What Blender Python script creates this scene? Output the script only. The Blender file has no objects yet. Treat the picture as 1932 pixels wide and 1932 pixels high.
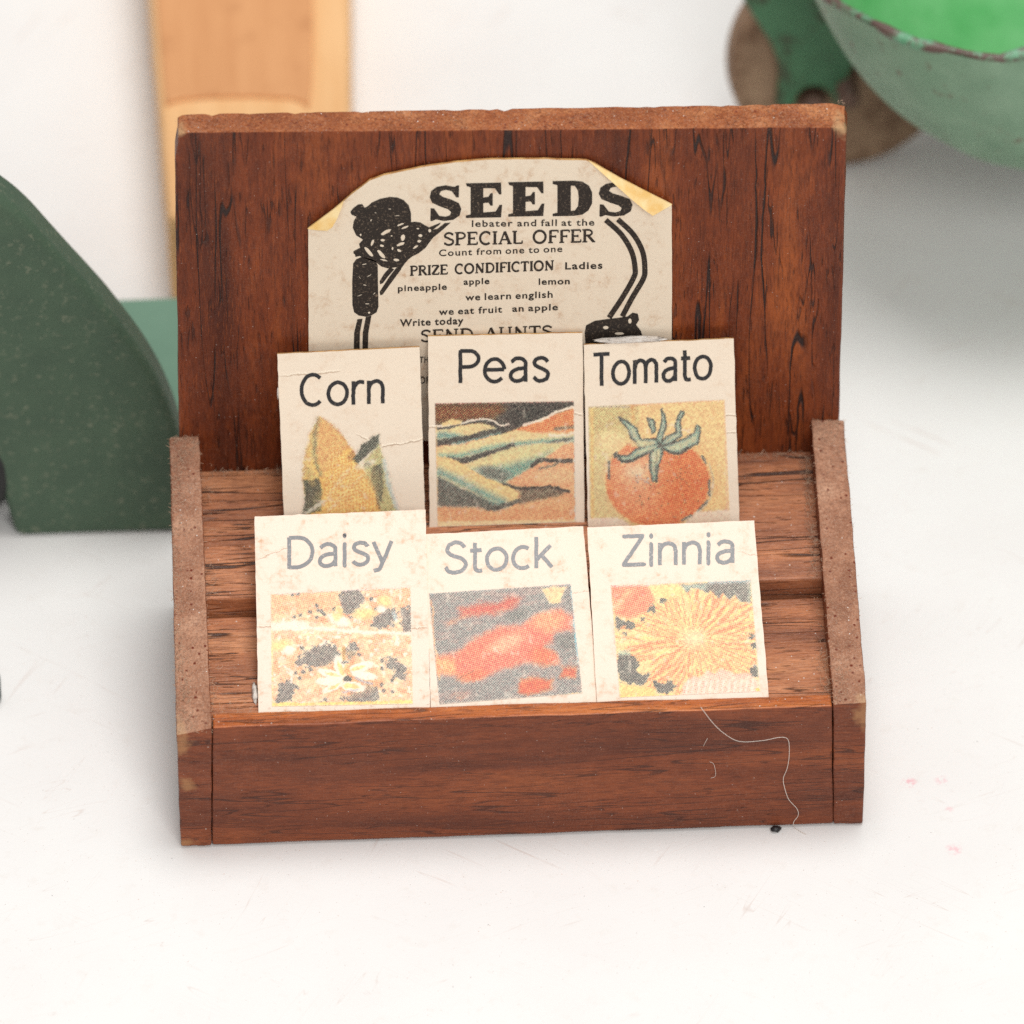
import bpy, bmesh, math, random
import numpy as np
from mathutils import Vector, noise, Matrix
random.seed(7); rng = np.random.default_rng(7)
S = bpy.context.scene
C = S.collection
# ------------------------------------------------------------------ camera (1 unit = 1 cm)
PIT, YAW, ROL, DIST, FPX, TX, TZ = math.radians(40), math.radians(2.3), math.radians(-0.42), 60.0, 15970.0, -0.062, 3.105
fw = Vector((math.sin(YAW)*math.cos(PIT), math.cos(YAW)*math.cos(PIT), -math.sin(PIT)))
rr = Vector((math.cos(YAW), -math.sin(YAW), 0)); uu = rr.cross(fw)
RT = rr*math.cos(ROL) + uu*math.sin(ROL); UP = -rr*math.sin(ROL) + uu*math.cos(ROL)
CAM = Vector((TX, 0, TZ)) - fw*DIST
cd = bpy.data.cameras.new('camera'); cam = bpy.data.objects.new('camera', cd); C.objects.link(cam)
M = Matrix((RT, UP, -fw)).transposed().to_4x4(); M.translation = CAM; cam.matrix_world = M
cd.sensor_width = 36; cd.lens = FPX/1932*36; cd.clip_start = 1; cd.clip_end = 2000
cd.dof.use_dof = True; cd.dof.focus_distance = DIST + 1.75; cd.dof.aperture_fstop = 0.33
S.camera = cam
fwn, RTn, UPn, Cn = (np.array(v) for v in (fw, RT, UP, CAM))

def ray(px, py):
    return fw + RT*((px-966)/FPX) - UP*((py-966)/FPX)
def at(px, py, P, N):
    """where the line of sight of a photo point meets the real plane (P, N)"""
    d = ray(px, py); N = Vector(N); P = Vector(P)
    return CAM + d*((P-CAM).dot(N)/d.dot(N))
def atY(px, py, y): return at(px, py, (0, y, 0), (0, 1, 0))
def atZ(px, py, z): return at(px, py, (0, 0, z), (0, 0, 1))
def atn(px, py, P, N, off=0.0):
    px = np.asarray(px, float); py = np.asarray(py, float)
    d = fwn + RTn*((px-966)/FPX)[..., None] - UPn*((py-966)/FPX)[..., None]
    N = np.array(N); P = np.array(P) + N*off
    t = ((P-Cn)@N)/(d@N)
    return Cn + d*t[..., None]

# ------------------------------------------------------------------ colour and node helpers
def lin(c):
    c = np.asarray(c, float)/255
    return np.where(c <= .04045, c/12.92, ((c+.055)/1.055)**2.4)
def L4(c): return tuple(float(v) for v in lin(c)) + (1.0,)

class NT:
    def __init__(s, name):
        s.m = bpy.data.materials.new(name); s.m.use_nodes = True
        s.t = s.m.node_tree; s.t.nodes.clear()
        s.out = s.t.nodes.new('ShaderNodeOutputMaterial')
        s.b = s.t.nodes.new('ShaderNodeBsdfPrincipled')
        s.t.links.new(s.b.outputs[0], s.out.inputs[0])
    def n(s, typ, **kw):
        nd = s.t.nodes.new(typ)
        for k, v in kw.items(): setattr(nd, k, v)
        return nd
    def put(s, sock, v):
        if isinstance(v, bpy.types.NodeSocket): s.t.links.new(v, sock)
        elif v is not None: sock.default_value = v
    def coord(s, kind='Object'): return s.n('ShaderNodeTexCoord').outputs[kind]
    def mapp(s, v, scale=(1, 1, 1), loc=(0, 0, 0), rot=(0, 0, 0)):
        nd = s.n('ShaderNodeMapping'); s.put(nd.inputs[0], v)
        nd.inputs['Scale'].default_value = scale; nd.inputs['Location'].default_value = loc; nd.inputs['Rotation'].default_value = rot
        return nd.outputs[0]
    def noise(s, v, sc=5, det=4, rough=.55, dist=0.0, out=0):
        nd = s.n('ShaderNodeTexNoise'); s.put(nd.inputs['Vector'], v)
        nd.inputs['Scale'].default_value = sc; nd.inputs['Detail'].default_value = det
        nd.inputs['Roughness'].default_value = rough; nd.inputs['Distortion'].default_value = dist
        return nd.outputs[out]
    def voro(s, v, sc=5, out='Distance', rnd=1.0):
        nd = s.n('ShaderNodeTexVoronoi'); s.put(nd.inputs['Vector'], v); nd.inputs['Scale'].default_value = sc
        nd.inputs['Randomness'].default_value = rnd
        return nd.outputs[out]
    def mr(s, v, a, b, c=0.0, d=1.0, smooth=False):
        nd = s.n('ShaderNodeMapRange'); s.put(nd.inputs[0], v)
        if smooth: nd.interpolation_type = 'SMOOTHSTEP'
        for i, x in enumerate((a, b, c, d)): nd.inputs[i+1].default_value = x
        return nd.outputs[0]
    def math(s, op, a, b=None, c=None):
        nd = s.n('ShaderNodeMath', operation=op)
        for i, x in enumerate((a, b, c)):
            if x is not None: s.put(nd.inputs[i], x)
        return nd.outputs[0]
    def mix(s, f, a, b, mode='MIX'):
        nd = s.n('ShaderNodeMix', data_type='RGBA', blend_type=mode)
        s.put(nd.inputs[0], f); s.put(nd.inputs[6], a); s.put(nd.inputs[7], b)
        return nd.outputs[2]
    def ramp(s, f, stops):
        nd = s.n('ShaderNodeValToRGB'); s.put(nd.inputs[0], f); e = nd.color_ramp.elements
        while len(e) < len(stops): e.new(.5)
        for i, (p, c) in enumerate(stops): e[i].position = p; e[i].color = c
        return nd.outputs[0]
    def bump(s, h, strength=.3, dist=.01, nrm=None):
        nd = s.n('ShaderNodeBump'); s.put(nd.inputs['Height'], h)
        nd.inputs['Strength'].default_value = strength; nd.inputs['Distance'].default_value = dist
        if nrm is not None: s.put(nd.inputs['Normal'], nrm)
        return nd.outputs[0]
    def fin(s, col=None, rough=None, nrm=None, spec=None, **kw):
        s.put(s.b.inputs['Base Color'], col); s.put(s.b.inputs['Roughness'], rough)
        if nrm is not None: s.put(s.b.inputs['Normal'], nrm)
        if spec is not None: s.put(s.b.inputs['Specular IOR Level'], spec)
        for k, v in kw.items(): s.put(s.b.inputs[k], v)
        return s.m

def wood(name, c_dark, c_mid, c_light, axis='Z', rough=.42, pores=.8, poresc=1.0, spots=0.0, dust=.25, worn=(), bumpy=.5, edge=0.0, spec=.5, seed=0, tone=None, wornc=(190, 150, 105), bands=()):
    """stained hardwood: streaky tone, fine fibres, long dark open pores running along one axis"""
    t = NT(name); co = t.coord()
    st = {'Z': (1, 1, .12), 'X': (.12, 1, 1), 'Y': (1, .12, 1), 'N': (1, 1, 1)}[axis]
    v = t.mapp(co, st, (seed*3.1, seed*1.7, seed*2.3))
    warp = t.noise(t.mapp(co, (1, 1, 1)), 1.2, 2)
    a = t.noise(v, 2.6, 5, .6, .4)
    f = t.noise(v, 55, 3, .7)
    f2 = t.noise(t.mapp(v, (1, 1, .5) if axis == 'Z' else (.5, 1, 1) if axis == 'X' else (1, .5, 1)), 160, 2, .6)
    col = t.ramp(a, [(.28, L4(c_dark)), (.5, L4(c_mid)), (.74, L4(c_light))])
    col = t.mix(t.mr(f, .42, .70, 0, .72), col, L4(c_dark), 'MIX')
    col = t.mix(t.mr(f2, .56, .72, 0, .5), col, L4(c_light))
    blot = t.noise(co, 4.5, 4, .65)
    col = t.mix(t.mr(blot, .45, .75, 0, .35), col, L4(c_dark))
    # pores
    pv = t.mapp(co, tuple(x*(1 if x == 1 else .42) for x in st), (seed, seed*2, 5))
    p1 = t.noise(pv, 9.5*poresc, .9, .3, .0)
    p1 = t.math('ABSOLUTE', t.math('SUBTRACT', p1, .52))
    p2 = t.noise(t.mapp(co, tuple(x*(1 if x == 1 else 1.6) for x in st), (9, seed, 1)), 4.2, 2)
    pm = t.math('MULTIPLY', t.mr(p1, .008, .020, 1, 0), t.mr(p2, .44, .52, 0, 1))
    p1b = t.noise(t.mapp(co, tuple(x*(1 if x == 1 else .5) for x in st), (seed+4, 3, seed)), 17*poresc, 1.2, .35)
    p1b = t.math('ABSOLUTE', t.math('SUBTRACT', p1b, .5))
    p2b = t.noise(t.mapp(co, tuple(x*(1 if x == 1 else 2.2) for x in st), (3, seed, 6)), 6, 2)
    pm = t.math('MAXIMUM', pm, t.math('MULTIPLY', t.mr(p1b, .007, .02, 1, 0), t.mr(p2b, .53, .61, 0, .9)))
    p3 = t.noise(t.mapp(co, tuple(x*(1 if x == 1 else .9) for x in st), (2, 8, seed)), 38*poresc, 2, .5)
    pm2 = t.mr(p3, .66, .72, 0, .55)
    pm = t.math('MAXIMUM', pm, pm2)
    pm = t.math('MULTIPLY', pm, pores)
    col = t.mix(pm, col, L4((38, 22, 20)))
    if spots:
        sp = t.voro(t.mapp(co, (1, 1, 1), (seed, 3, 1)), 16)
        sm = t.math('MULTIPLY', t.mr(t.math('ADD', sp, t.math('MULTIPLY', t.noise(co, 30, 3, .7), .3)), .26, .36, 1, 0), spots)
        gn = t.noise(co, 26, 4, .8); col = t.mix(t.mr(gn, .5, .68, 0, .75), col, L4(c_dark)); col = t.mix(t.mr(t.noise(co, 34, 4, .8), .54, .7, 0, .6), col, L4(c_light))
        col = t.mix(sm, col, L4((112, 44, 22)))
    # bands: darker stripes at fixed places along one coordinate
    sep = t.n('ShaderNodeSeparateXYZ'); t.put(sep.inputs[0], co)
    for (ax, c, w, s_) in bands:
        q = t.math('ABSOLUTE', t.math('SUBTRACT', t.math('ADD', sep.outputs[ax], t.math('MULTIPLY', warp, .03)), c))
        col = t.mix(t.mr(q, 0, w, s_, 0, True), col, L4((70, 38, 26)))
    # fine dust fibres and specks
    dn = t.noise(co, 90, 3, .8); dl = t.noise(co, 2.2, 3, .6)
    dm = t.math('MULTIPLY', t.mr(dn, .5, .75, 0, 1), t.mr(dl, .35, .7, dust*.4, dust))
    col = t.mix(dm, col, L4((196, 172, 155)))
    dv = t.voro(co, 26); dc = t.n('ShaderNodeSeparateColor'); t.put(dc.inputs[0], t.voro(co, 26, 'Color'))
    sm = t.math('MULTIPLY', t.mr(t.math('SUBTRACT', dv, t.math('MULTIPLY', dc.outputs[1], .09)), .03, .08, 1, 0), t.mr(dc.outputs[0], .74, .76, 0, min(1, dust*3.0)))
    col = t.mix(sm, col, L4((226, 216, 206)))
    wn = t.noise(co, 14, 4, .65)
    for (wp, wr) in worn:
        dd = t.n('ShaderNodeVectorMath', operation='DISTANCE'); t.put(dd.inputs[0], co); dd.inputs[1].default_value = wp
        q = t.math('ADD', dd.outputs['Value'], t.math('MULTIPLY', t.math('SUBTRACT', wn, .5), wr*1.7))
        col = t.mix(t.mr(q, wr*.8, wr, .9, 0), col, L4(wornc))
    if edge:
        bv = t.n('ShaderNodeBevel', samples=4); bv.inputs['Radius'].default_value = .022
        g = t.n('ShaderNodeNewGeometry')
        dp = t.n('ShaderNodeVectorMath', operation='DOT_PRODUCT'); t.put(dp.inputs[0], bv.outputs[0]); t.put(dp.inputs[1], g.outputs['Normal'])
        en = t.noise(co, 22, 4, .7)
        em = t.math('MULTIPLY', t.mr(dp.outputs['Value'], .80, .985, edge, 0), t.mr(en, .42, .6, 0, 1))
        col = t.mix(em, col, L4((186, 158, 138)))
    h = t.math('SUBTRACT', t.math('ADD', t.math('MULTIPLY', f, .5), t.math('MULTIPLY', t.noise(co, 45, 3, .6), .35)), t.math('MULTIPLY', pm, 1.6))
    return t.fin(col, t.mr(blot, .3, .7, rough-.06, rough+.12), t.bump(h, bumpy, .012), spec)

# ------------------------------------------------------------------ object helpers
def link(name, me, mats, parent=None):
    o = bpy.data.objects.new(name, me); C.objects.link(o)
    for m in (mats if isinstance(mats, (list, tuple)) else [mats]): me.materials.append(m)
    if parent is not None:
        o.parent = parent
        me.transform(Matrix.Translation(-_root(parent)))
    return o
ROOT = {}
def _root(p):
    while p.parent is not None: p = p.parent
    return Vector(ROOT.get(p.name, (0, 0, 0)))
def thing(name, label, cat, loc, group=None):
    o = bpy.data.objects.new(name, None); C.objects.link(o); o.location = loc; o.empty_display_size = .2
    o['label'] = label; o['category'] = cat; ROOT[o.name] = tuple(loc)
    if group: o['group'] = group
    return o
def tag(o, label, cat, group=None):
    o['label'] = label; o['category'] = cat
    if group: o['group'] = group
    return o
def mesh(name, vs, fs, smooth=False):
    me = bpy.data.meshes.new(name); me.from_pydata([tuple(v) for v in vs], [], fs); me.validate()
    if smooth:
        for p in me.polygons: p.use_smooth = True
    me.update(); return me

def hexa(name, c8, mats, parent=None, n=(12, 4, 4), jit=.004, bevel=.012, seg=2, jsc=3.0, seed=0.0, fn=None):
    """board from its eight corners (x fastest, then y, then z), sides subdivided, edges wobbly and softened"""
    c = [Vector(v) for v in c8]
    def P(u, v, w):
        a = c[0].lerp(c[1], u); b = c[2].lerp(c[3], u); d = c[4].lerp(c[5], u); e = c[6].lerp(c[7], u)
        return a.lerp(b, v).lerp(d.lerp(e, v), w)
    idx = {}; vs = []; fs = []
    def V(i, j, k):
        if (i, j, k) not in idx:
            p = P(i/n[0], j/n[1], k/n[2])
            q = noise.noise_vector(p*jsc + Vector((seed, seed*2, 0)))*jit + noise.noise_vector(p*jsc*5 + Vector((seed, 0, 3)))*jit*.5
            p = p + q
            if fn: p = fn(p)
            idx[i, j, k] = len(vs); vs.append(p)
        return idx[i, j, k]
    a, b, d = n
    for i in range(a):
        for j in range(b):
            fs.append((V(i, j, 0), V(i, j+1, 0), V(i+1, j+1, 0), V(i+1, j, 0)))
            fs.append((V(i, j, d), V(i+1, j, d), V(i+1, j+1, d), V(i, j+1, d)))
    for i in range(a):
        for k in range(d):
            fs.append((V(i, 0, k), V(i+1, 0, k), V(i+1, 0, k+1), V(i, 0, k+1)))
            fs.append((V(i, b, k), V(i, b, k+1), V(i+1, b, k+1), V(i+1, b, k)))
    for j in range(b):
        for k in range(d):
            fs.append((V(0, j, k), V(0, j, k+1), V(0, j+1, k+1), V(0, j+1, k)))
            fs.append((V(a, j, k), V(a, j+1, k), V(a, j+1, k+1), V(a, j, k+1)))
    o = link(name, mesh(name, vs, fs), mats, parent)
    if bevel:
        m = o.modifiers.new('b', 'BEVEL'); m.width = bevel; m.segments = seg; m.limit_method = 'ANGLE'; m.angle_limit = math.radians(50)
        m.harden_normals = False
    return o

def prism(name, pts, direction, mats, parent=None, bevel=0, seg=3, side_mat=None):
    """closed outline (3-D points) pushed along a vector; face 0 is the cap at the outline"""
    d = Vector(direction); n = len(pts); vs = [Vector(p) for p in pts] + [Vector(p)+d for p in pts]
    fs = [tuple(range(n)), tuple(range(2*n-1, n-1, -1))] + [(i+n, (i+1) % n+n, (i+1) % n, i) for i in range(n)]
    me = mesh(name, vs, fs)
    bm = bmesh.new(); bm.from_mesh(me); bmesh.ops.recalc_face_normals(bm, faces=bm.faces); bm.to_mesh(me); bm.free()
    o = link(name, me, mats, parent)
    if side_mat is not None:
        for p in me.polygons: p.material_index = 0 if len(p.vertices) == n and n > 4 or p.index < 2 else side_mat
    if bevel:
        m = o.modifiers.new('b', 'BEVEL'); m.width = bevel; m.segments = seg; m.limit_method = 'ANGLE'; m.angle_limit = math.radians(40)
    return o

def tube(name, pts, rad, mats, parent=None, sides=8, closed=False, cap=True):
    pts = [Vector(p) for p in pts]; n = len(pts); vs = []; fs = []
    rads = rad if isinstance(rad, (list, tuple)) else [rad]*n
    for i, p in enumerate(pts):
        a = pts[(i-1) % n] if closed or i > 0 else p; b = pts[(i+1) % n] if closed or i < n-1 else p
        t = (b-a).normalized(); up = Vector((0, 0, 1)) if abs(t.z) < .95 else Vector((0, 1, 0))
        s = t.cross(up).normalized(); w = s.cross(t)
        for k in range(sides):
            q = 2*math.pi*k/sides; vs.append(p + (s*math.cos(q)+w*math.sin(q))*rads[i])
    for i in range(n if closed else n-1):
        j = (i+1) % n
        for k in range(sides):
            k2 = (k+1) % sides; fs.append((i*sides+k, i*sides+k2, j*sides+k2, j*sides+k))
    if cap and not closed:
        fs.append(tuple(range(sides))[::-1]); fs.append(tuple(range((n-1)*sides, n*sides)))
    return link(name, mesh(name, vs, fs, True), mats, parent)

def smooth_path(pts, k=8):
    """Catmull-Rom through 2-D or 3-D points"""
    P = [np.array(p, float) for p in pts]; P = [2*P[0]-P[1]] + P + [2*P[-1]-P[-2]]; out = []
    for i in range(1, len(P)-2):
        for j in range(k):
            t = j/k; a, b, c, d = P[i-1:i+3]
            out.append(.5*((2*b)+(-a+c)*t+(2*a-5*b+4*c-d)*t*t+(-a+3*b-3*c+d)*t**3))
    out.append(P[-2]); return [tuple(o) for o in out]

# ------------------------------------------------------------------ materials of the rack
W_D, W_M, W_L = (96, 46, 30), (140, 76, 46), (168, 96, 58)
zt = atY(965, 245, 2.5).z
pTL, pTR = atY(330, 250, 2.5), atY(1597, 240, 2.5)
M_board = wood('stained wood, upright grain', (72, 26, 8), (122, 54, 21), (164, 84, 36), 'Z', .48, 1.0, 1.0, dust=.18, edge=.0, bumpy=.7, seed=1, spec=.3)
M_endgrain = wood('stained end grain', (118, 60, 38), (158, 92, 60), (184, 120, 84), 'Y', .6, .35, 1.6, spots=.9, dust=.55, bumpy=.9, seed=2)
M_side = wood('dusty end grain', (130, 84, 62), (180, 128, 100), (210, 164, 134), 'N', .8, .0, 1.5, spots=1.0, dust=.9, bumpy=1.8, seed=3, spec=.25)
M_plank = wood('stained plank', (120, 66, 40), (188, 118, 76), (220, 154, 108), 'X', .46, .9, 1.3, dust=.4, bumpy=1.0, seed=4)
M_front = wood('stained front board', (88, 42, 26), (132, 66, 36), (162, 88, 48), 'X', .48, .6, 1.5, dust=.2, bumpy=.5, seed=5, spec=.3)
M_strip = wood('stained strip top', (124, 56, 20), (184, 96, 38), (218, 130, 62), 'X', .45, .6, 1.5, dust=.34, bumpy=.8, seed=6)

# ------------------------------------------------------------------ the seed rack
RK = (0, 1.3, 0)
rack = thing('seed_rack', 'small stained dark brown wooden display rack holding miniature seed packets', 'display rack', RK)
HF = 1.16
def side_xy(px_o, px_i): return px_o, px_i
# back board: front face on y = 2.5
bb_l, bb_r = atY(329, 840, 2.5).x, atY(1583, 800, 2.5).x
tl, tr = atY(330, 250, 2.5), atY(1597, 240, 2.5)
T = .235
bt_l = atY(330, 215, 2.5+T); bt_r = atY(1600, 193, 2.5+T)
def board_fn(p):
    if p.y > 2.62 and p.z > 4.2:
        p = p - Vector((0, 0, max(0, noise.noise(Vector((p.x*27, 1, 0)))-.05)*.05))
    # slightly rounded top corners
    for cx, sg in ((tl.x, 1), (tr.x, -1)):
        dx = (p.x-cx)*sg; dz = tr.z+.02-p.z
        if dx < .07 and dz < .07:
            k = max(0, .07-max(dx, 0))*max(0, .07-max(dz, 0))*4.5
            p = p + Vector((sg*k, 0, -k))
    return p
M_bt = wood('board top edge', (116, 56, 28), (164, 92, 50), (204, 138, 90), 'N', .7, .12, 1.6, spots=.9, dust=.6, bumpy=1.3, seed=2, spec=.25)
board = hexa('back_board', [(bb_l, 2.5, 0), (bb_r, 2.5, 0), (bb_l, 2.5+T, 0), (bb_r, 2.5+T, 0), tl, tr, bt_l, bt_r], [M_board, M_bt], rack,
             n=(90, 3, 60), jit=.006, bevel=.012, jsc=2.2, fn=board_fn)
for p in board.data.polygons:
    if p.normal.z > .7: p.material_index = 1
# worn pale corners of the back board, added to its materials
def add_worn(mat, pts, col=(196, 158, 116)):
    nt = mat.node_tree; b = [n for n in nt.nodes if n.type == 'BSDF_PRINCIPLED'][0]
    tc = nt.nodes.new('ShaderNodeTexCoord')
    nz = nt.nodes.new('ShaderNodeTexNoise'); nz.inputs['Scale'].default_value = 13; nz.inputs['Detail'].default_value = 5
    nt.links.new(tc.outputs['Object'], nz.inputs['Vector'])
    for (wp, wr, sc) in pts:
        mp = nt.nodes.new('ShaderNodeVectorMath'); mp.operation = 'SUBTRACT'; nt.links.new(tc.outputs['Object'], mp.inputs[0])
        mp.inputs[1].default_value = tuple(Vector(wp)-Vector(RK))
        ms = nt.nodes.new('ShaderNodeVectorMath'); ms.operation = 'MULTIPLY'; nt.links.new(mp.outputs[0], ms.inputs[0]); ms.inputs[1].default_value = sc
        ln = nt.nodes.new('ShaderNodeVectorMath'); ln.operation = 'LENGTH'; nt.links.new(ms.outputs[0], ln.inputs[0])
        ad = nt.nodes.new('ShaderNodeMath'); ad.operation = 'MULTIPLY_ADD'; nt.links.new(nz.outputs[0], ad.inputs[0]); ad.inputs[1].default_value = wr*2.4
        nt.links.new(ln.outputs['Value'], ad.inputs[2])
        r = nt.nodes.new('ShaderNodeMapRange'); nt.links.new(ad.outputs[0], r.inputs[0])
        for i, v in enumerate((wr*1.55, wr*2.35, .72, 0)): r.inputs[i+1].default_value = v
        mx = nt.nodes.new('ShaderNodeMix'); mx.data_type = 'RGBA'
        src = b.inputs['Base Color'].links[0].from_socket
        nt.links.new(r.outputs[0], mx.inputs[0]); nt.links.new(src, mx.inputs[6]); mx.inputs[7].default_value = L4(col)
        nt.links.new(mx.outputs[2], b.inputs['Base Color'])
for mm in (M_board, M_bt):
    add_worn(mm, [(tr+Vector((-.03, .0, -.02)), .085, (1, .6, .9)), (tl+Vector((.03, .05, .0)), .06, (1, .6, 1))])
    add_worn(mm, [(Vector((0, 2.5, tl.z+.0)), .011, (.012, .8, .5))], (176, 140, 122))

# floor planks
PL0, PR0 = -2.33, 2.33
z_b = atY(965, 868, 2.5).z; z_rt = atY(430, 1128, 1.27).z; z_rb = atY(430, 1166, 1.22).z
hexa('floor_plank', [(PL0, 1.27, z_rt-.25), (PR0, 1.27, z_rt-.25), (PL0, 2.498, z_b-.25), (PR0, 2.498, z_b-.25),
                     (PL0, 1.27, z_rt), (PR0, 1.27, z_rt), (PL0, 2.498, z_b), (PR0, 2.498, z_b)], M_plank, rack, n=(40, 12, 2), jit=.006, bevel=.016, jsc=3, seed=4)
hexa('floor_plank', [(PL0, .17, .82), (PR0, .17, .82), (PL0, 1.235, z_rb-.2), (PR0, 1.235, z_rb-.2),
                     (PL0, .17, 1.075), (PR0, .17, 1.075), (PL0, 1.235, z_rb), (PR0, 1.235, z_rb)], M_plank, rack, n=(40, 12, 2), jit=.006, bevel=.02, jsc=3, seed=9)
# front board
f1, f2, f3, f4 = atY(401, 1373, 0), atY(1571, 1331, 0), atY(401, 1599, 0), atY(1571, 1562, 0)
f3.z = f4.z = 0.022
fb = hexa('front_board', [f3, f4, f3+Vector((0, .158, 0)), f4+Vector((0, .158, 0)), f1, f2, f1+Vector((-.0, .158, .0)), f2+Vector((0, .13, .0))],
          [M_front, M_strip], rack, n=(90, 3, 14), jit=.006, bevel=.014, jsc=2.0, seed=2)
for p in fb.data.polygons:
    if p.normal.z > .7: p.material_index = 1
# side boards
def side(pxf_o, pxf_i, pyf_o, pyf_i, pyb, pxt_o, pxt_i, pyt_o, pyt_i, seed):
    fo, fi = atY(pxf_o, pyf_o, -.004), atY(pxf_i, pyf_i, -.004); yb = 2.5
    to, ti = atY(pxt_o, pyt_o, yb), atY(pxt_i, pyt_i, yb)
    bo, bi = atY(pxf_o+(9 if pxf_o < 900 else -7), pyb, -.004), atY(pxf_i, pyb, -.004)
    bo.z = bi.z = .016
    L = [fo, fi, to, ti, bo, bi]
    if fo.x > fi.x: fo, fi, to, ti, bo, bi = fi, fo, ti, to, bi, bo
    o = hexa('side_board', [bo, bi, (bo.x, yb, .004), (bi.x, yb, .004), fo, fi, to, ti], [M_front, M_side], rack, n=(8, 90, 24), jit=.006, bevel=.014, jsc=7, seed=seed)
    for p in o.data.polygons:
        if p.normal.z > .6: p.material_index = 1
    return o
side(333, 399.5, 1387, 1374, 1600, 320, 376, 824, 822, 5)
side(1635, 1572.5, 1325, 1330, 1555, 1592, 1530, 792, 790, 8)
add_worn(M_front, [(atY(338, 1400, 0), .085, (1, .5, .6)), (atY(352, 1478, 0), .05, (.6, 1, .8)), (atY(1628, 1350, 0), .075, (1, .5, .55)),
                   (atY(348, 1590, 0), .045, (.5, 1, 1))], (168, 120, 80))
add_worn(M_side, [(atY(338, 1380, .0), .07, (1, .5, .6)), (atY(1628, 1330, .0), .06, (1, .5, .6))], (196, 158, 122))

# ------------------------------------------------------------------ paper, ink, prints
def paper(name, base, stain, amt, creases=(), seed=0, rough=.5, spots=(), spec=.3):
    t = NT(name); uv = t.coord('UV'); v = t.mapp(uv, (1, 1, 1), (seed*3.3, seed*1.9, 0))
    n1 = t.noise(v, 2.4, 6, .68, .3); n2 = t.noise(v, 9, 5, .7); n3 = t.noise(v, 70, 3, .7); n4 = t.noise(v, 24, 4, .7)
    col = t.mix(t.mr(n4, .4, .7, 0, .35), L4(base), L4(tuple(c*.93 for c in base)))
    m1 = t.math('MULTIPLY', t.mr(n1, .5, .68, 0, 1), t.mr(n2, .42, .66, .1, 1))
    col = t.mix(t.math('MULTIPLY', m1, amt), col, L4(stain))
    col = t.mix(t.mr(n2, .68, .76, 0, amt*.7), col, L4(tuple(c*.88 for c in stain)))
    sp = t.voro(v, 11); sc = t.n('ShaderNodeSeparateColor'); t.put(sc.inputs[0], t.voro(v, 11, 'Color'))
    col = t.mix(t.math('MULTIPLY', t.mr(sp, .03, .07, 1, 0), t.mr(sc.outputs[0], .8, .82, 0, .5)), col, L4((120, 100, 84)))
    h = t.math('ADD', t.math('MULTIPLY', n3, .25), t.math('MULTIPLY', n2, .5))
    sep = t.n('ShaderNodeSeparateXYZ'); t.put(sep.inputs[0], uv)
    wob = t.math('MULTIPLY', t.math('SUBTRACT', t.noise(v, 5, 4, .6), .5), .16)
    for (x0, y0, x1, y1, w, s_) in creases:
        dx, dy = x1-x0, y1-y0; Ln = math.hypot(dx, dy)
        nx, ny = -dy/Ln, dx/Ln
        d = t.math('ADD', t.math('MULTIPLY', sep.outputs[0], nx), t.math('MULTIPLY', sep.outputs[1], ny))
        d = t.math('SUBTRACT', t.math('ADD', d, wob), (x0*nx+y0*ny)/100)
        al = t.math('ADD', t.math('MULTIPLY', sep.outputs[0], dx/Ln), t.math('MULTIPLY', sep.outputs[1], dy/Ln))
        a0 = (x0*dx+y0*dy)/Ln/100; a1 = a0+Ln/100
        rg = t.math('MULTIPLY', t.mr(al, a0-.05, a0+.05), t.mr(al, a1-.05, a1+.05, 1, 0))
        m = t.math('MULTIPLY', t.mr(t.math('ABSOLUTE', d), 0, w/100, 1, 0, True), rg)
        h = t.math('ADD', h, t.math('MULTIPLY', m, s_*2.2))
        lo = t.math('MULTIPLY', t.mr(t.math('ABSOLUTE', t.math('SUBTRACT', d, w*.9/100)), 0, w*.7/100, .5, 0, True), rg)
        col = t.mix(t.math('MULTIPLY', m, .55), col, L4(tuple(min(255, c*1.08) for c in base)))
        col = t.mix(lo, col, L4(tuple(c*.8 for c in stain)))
    return t.fin(col, rough, t.bump(h, .35, .01), spec)
M_pedge = NT('yellowed card edge'); _v = M_pedge.coord()
M_pedge = M_pedge.fin(M_pedge.ramp(M_pedge.noise(_v, 12, 4, .7), [(.35, L4((176, 120, 66))), (.6, L4((222, 178, 112)))]), .8)

def inkmat(name, c, rough=.42, fleck=.5, spec=.5, fl=(150, 132, 116)):
    t = NT(name); v = t.coord(); n = t.noise(v, 52, 3, .8); n2 = t.noise(v, 5, 2)
    m = t.math('MULTIPLY', t.mr(n, .56, .7, 0, 1), t.mr(n2, .3, .7, fleck*.4, fleck))
    return t.fin(t.mix(m, L4(c), L4(fl)), rough, None, spec)
M_ink = inkmat('printed black ink', (30, 28, 30), .42, .55)
M_ink_f = inkmat('printed black ink, worn', (44, 42, 46), .34, 1.0, .9, (190, 176, 164))
M_ink_p = inkmat('old letterpress ink', (42, 35, 30), .6, .75, .3, (170, 148, 124))

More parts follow.
